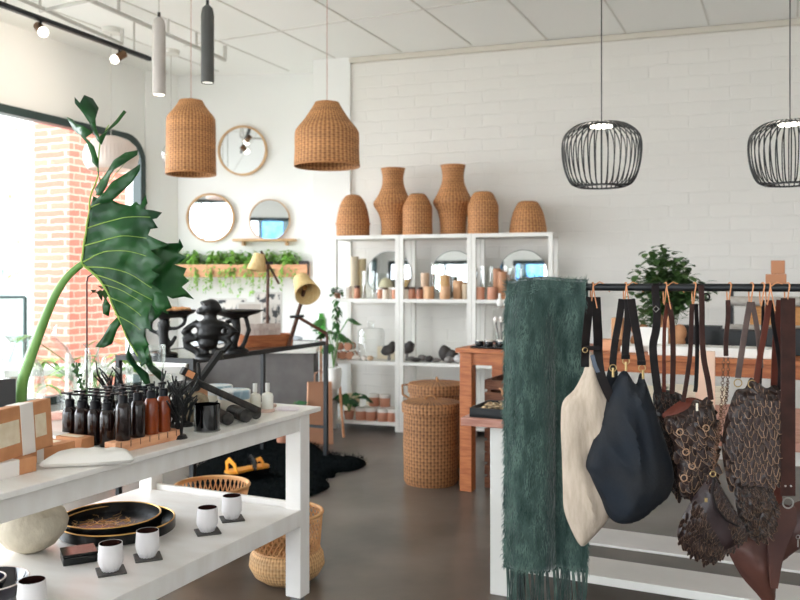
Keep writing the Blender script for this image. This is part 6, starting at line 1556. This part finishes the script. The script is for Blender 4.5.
# bushy plant on the counter
q_ = rail_like(671, .60); t = thing('bushy_plant', 'dark green bushy round-leaved plant on the counter above the rail', 'plant', (q_.x, q_.y, CTZ+.001))
B().lathe([(.001,0), (.07,0), (.085,.13), (.075,.13), (.07,.11), (.001,.11)], 28).out('pot', mat('charcoal_pot', (58,54,56), .6), t)
D = q_.y; LP = lambda x, y, dy=0: P(x, y, D+dy)-t.location
rr = random.Random(9); st = B(); f = B()
tips = [(662,247),(650,256),(640,266),(632,282),(636,296),(650,275),(662,262),(674,258),(686,262),(678,274),(690,278),(702,288),(706,296),(694,300),(680,292),(668,285),(655,292),(646,306),(642,318),(640,326),(664,300),(676,304),(688,306),(660,272),(684,270)]
for x, y in tips:
    dy = rr.uniform(-.14,.14); e = LP(x, y, dy); c0 = Vector((rr.uniform(-.02,.02), rr.uniform(-.02,.02), .12)); mid = (c0+e)/2+Vector((0,0,.12)); cur = catmull([c0, mid, e], 6, False); st.tube(cur, .003, 4)
    for k in range(44):
        t_ = rr.uniform(.3,1); p_ = cur[min(len(cur)-1, int(t_*(len(cur)-1)))]+Vector((rr.uniform(-.05,.05), rr.uniform(-.05,.05), rr.uniform(-.04,.045))); a = rr.uniform(0, 2*PI)
        f.leaf(p_, (math.cos(a), math.sin(a), rr.uniform(-.5,.7)), rr.uniform(.045,.07), .05, n=4)
st.out('stems', GREEND, t); f.out('foliage', GREEND, t, fixn=False)
# vertical pole at the right edge on the brick wall
# ================================================================ CAMERA, LIGHT
cd = bpy.data.cameras.new('camera'); cam = bpy.data.objects.new('camera', cd); col.objects.link(cam)
cam.location = (0, 0, CH); cam.rotation_euler = (PI/2, 0, 0)
cd.sensor_width = 36; cd.lens = 36*F/800; cd.shift_y = -20/800
cd.dof.use_dof = True; cd.dof.focus_distance = 2.9; cd.dof.aperture_fstop = 3.6; cd.clip_start = .05
bpy.context.scene.camera = cam
sc = bpy.context.scene
wd_ = bpy.data.worlds.new('world'); sc.world = wd_; wd_.use_nodes = True; nt = wd_.node_tree
bg = nt.nodes['Background']; bg.inputs['Strength'].default_value = WORLD
tc = nt.nodes.new('ShaderNodeTexCoord'); sp = nt.nodes.new('ShaderNodeSeparateXYZ'); rp = nt.nodes.new('ShaderNodeValToRGB')
nt.links.new(tc.outputs['Generated'], sp.inputs[0]); nt.links.new(sp.outputs[2], rp.inputs[0]); nt.links.new(rp.outputs[0], bg.inputs[0])
rp.color_ramp.elements[0].color = (.90,.93,.97,1); rp.color_ramp.elements[0].position = 0
rp.color_ramp.elements[1].color = (.84,.92,1,1); rp.color_ramp.elements[1].position = .6
vm = nt.nodes.new('ShaderNodeVectorMath'); vm.operation = 'DOT_PRODUCT'; vm.inputs[1].default_value = (-.85,.35,.4); nt.links.new(tc.outputs['Generated'], vm.inputs[0])
mr = nt.nodes.new('ShaderNodeMapRange'); mr.inputs['From Min'].default_value = -.6; mr.inputs['From Max'].default_value = .9; mr.inputs['To Min'].default_value = WORLD*.55; mr.inputs['To Max'].default_value = WORLD*2.1
nt.links.new(vm.outputs['Value'], mr.inputs['Value']); nt.links.new(mr.outputs[0], bg.inputs['Strength'])
def portal(a, b, z0, z1, inward):
    ld = bpy.data.lights.new('window_portal', 'AREA'); ld.shape = 'RECTANGLE'; ld.size = (b-a).length; ld.size_y = z1-z0
    ld.cycles.is_portal = True
    o = bpy.data.objects.new('window_portal', ld); col.objects.link(o)
    m_ = (a+b)/2; o.location = (m_.x, m_.y, (z0+z1)/2)
    o.rotation_euler = Vector((inward.x, inward.y, 0)).to_track_quat('-Z', 'Z').to_euler()
n_ = Vector((wd.y, -wd.x)); portal(LW(-.6)-n_*.25, LW(8.74)-n_*.25, SILL, HEAD, n_)
n_ = Vector((-fd.y, fd.x)); portal(LF-n_*.25, RF-n_*.25, .25, HEAD, n_)
for nm, loc, e, c_, s_ in (('pendant_bulb', PB[0], 3, (1,.92,.8), .05), ('pendant_bulb', PB[1], 3, (1,.92,.8), .05)):
    ld = bpy.data.lights.new(nm, 'POINT'); ld.energy = e; ld.color = c_; ld.shadow_soft_size = s_
    o = bpy.data.objects.new(nm, ld); col.objects.link(o); o.location = loc
for z0_, rot, loc, e in ((0, None, CZ(45, 36, 3.25), 25), (0, None, CZ(117, 62, 3.25), 15)):
    ld = bpy.data.lights.new('spot_beam', 'SPOT'); ld.energy = e; ld.color = (1,.86,.72); ld.spot_size = 1.6; ld.spot_blend = 1; ld.shadow_soft_size = .05
    o = bpy.data.objects.new('spot_beam', ld); col.objects.link(o); o.location = loc+Vector((.02,-.05,-.08))
    o.rotation_euler = (Vector(LW(7.2+z0_).to_3d())+Vector((0,0,3.1))-o.location).to_track_quat('-Z', 'Y').to_euler()
sc.view_settings.view_transform = 'Standard'; sc.view_settings.look = 'None'; sc.view_settings.gamma = 1
sc.view_settings.use_curve_mapping = False; sc.view_settings.exposure = EXPO
sc.cycles.use_denoising = True; sc.cycles.max_bounces = 8; sc.cycles.diffuse_bounces = 5; sc.cycles.transparent_max_bounces = 24
sc.cycles.sample_clamp_indirect = 6; sc.cycles.caustics_reflective = False; sc.cycles.caustics_refractive = False
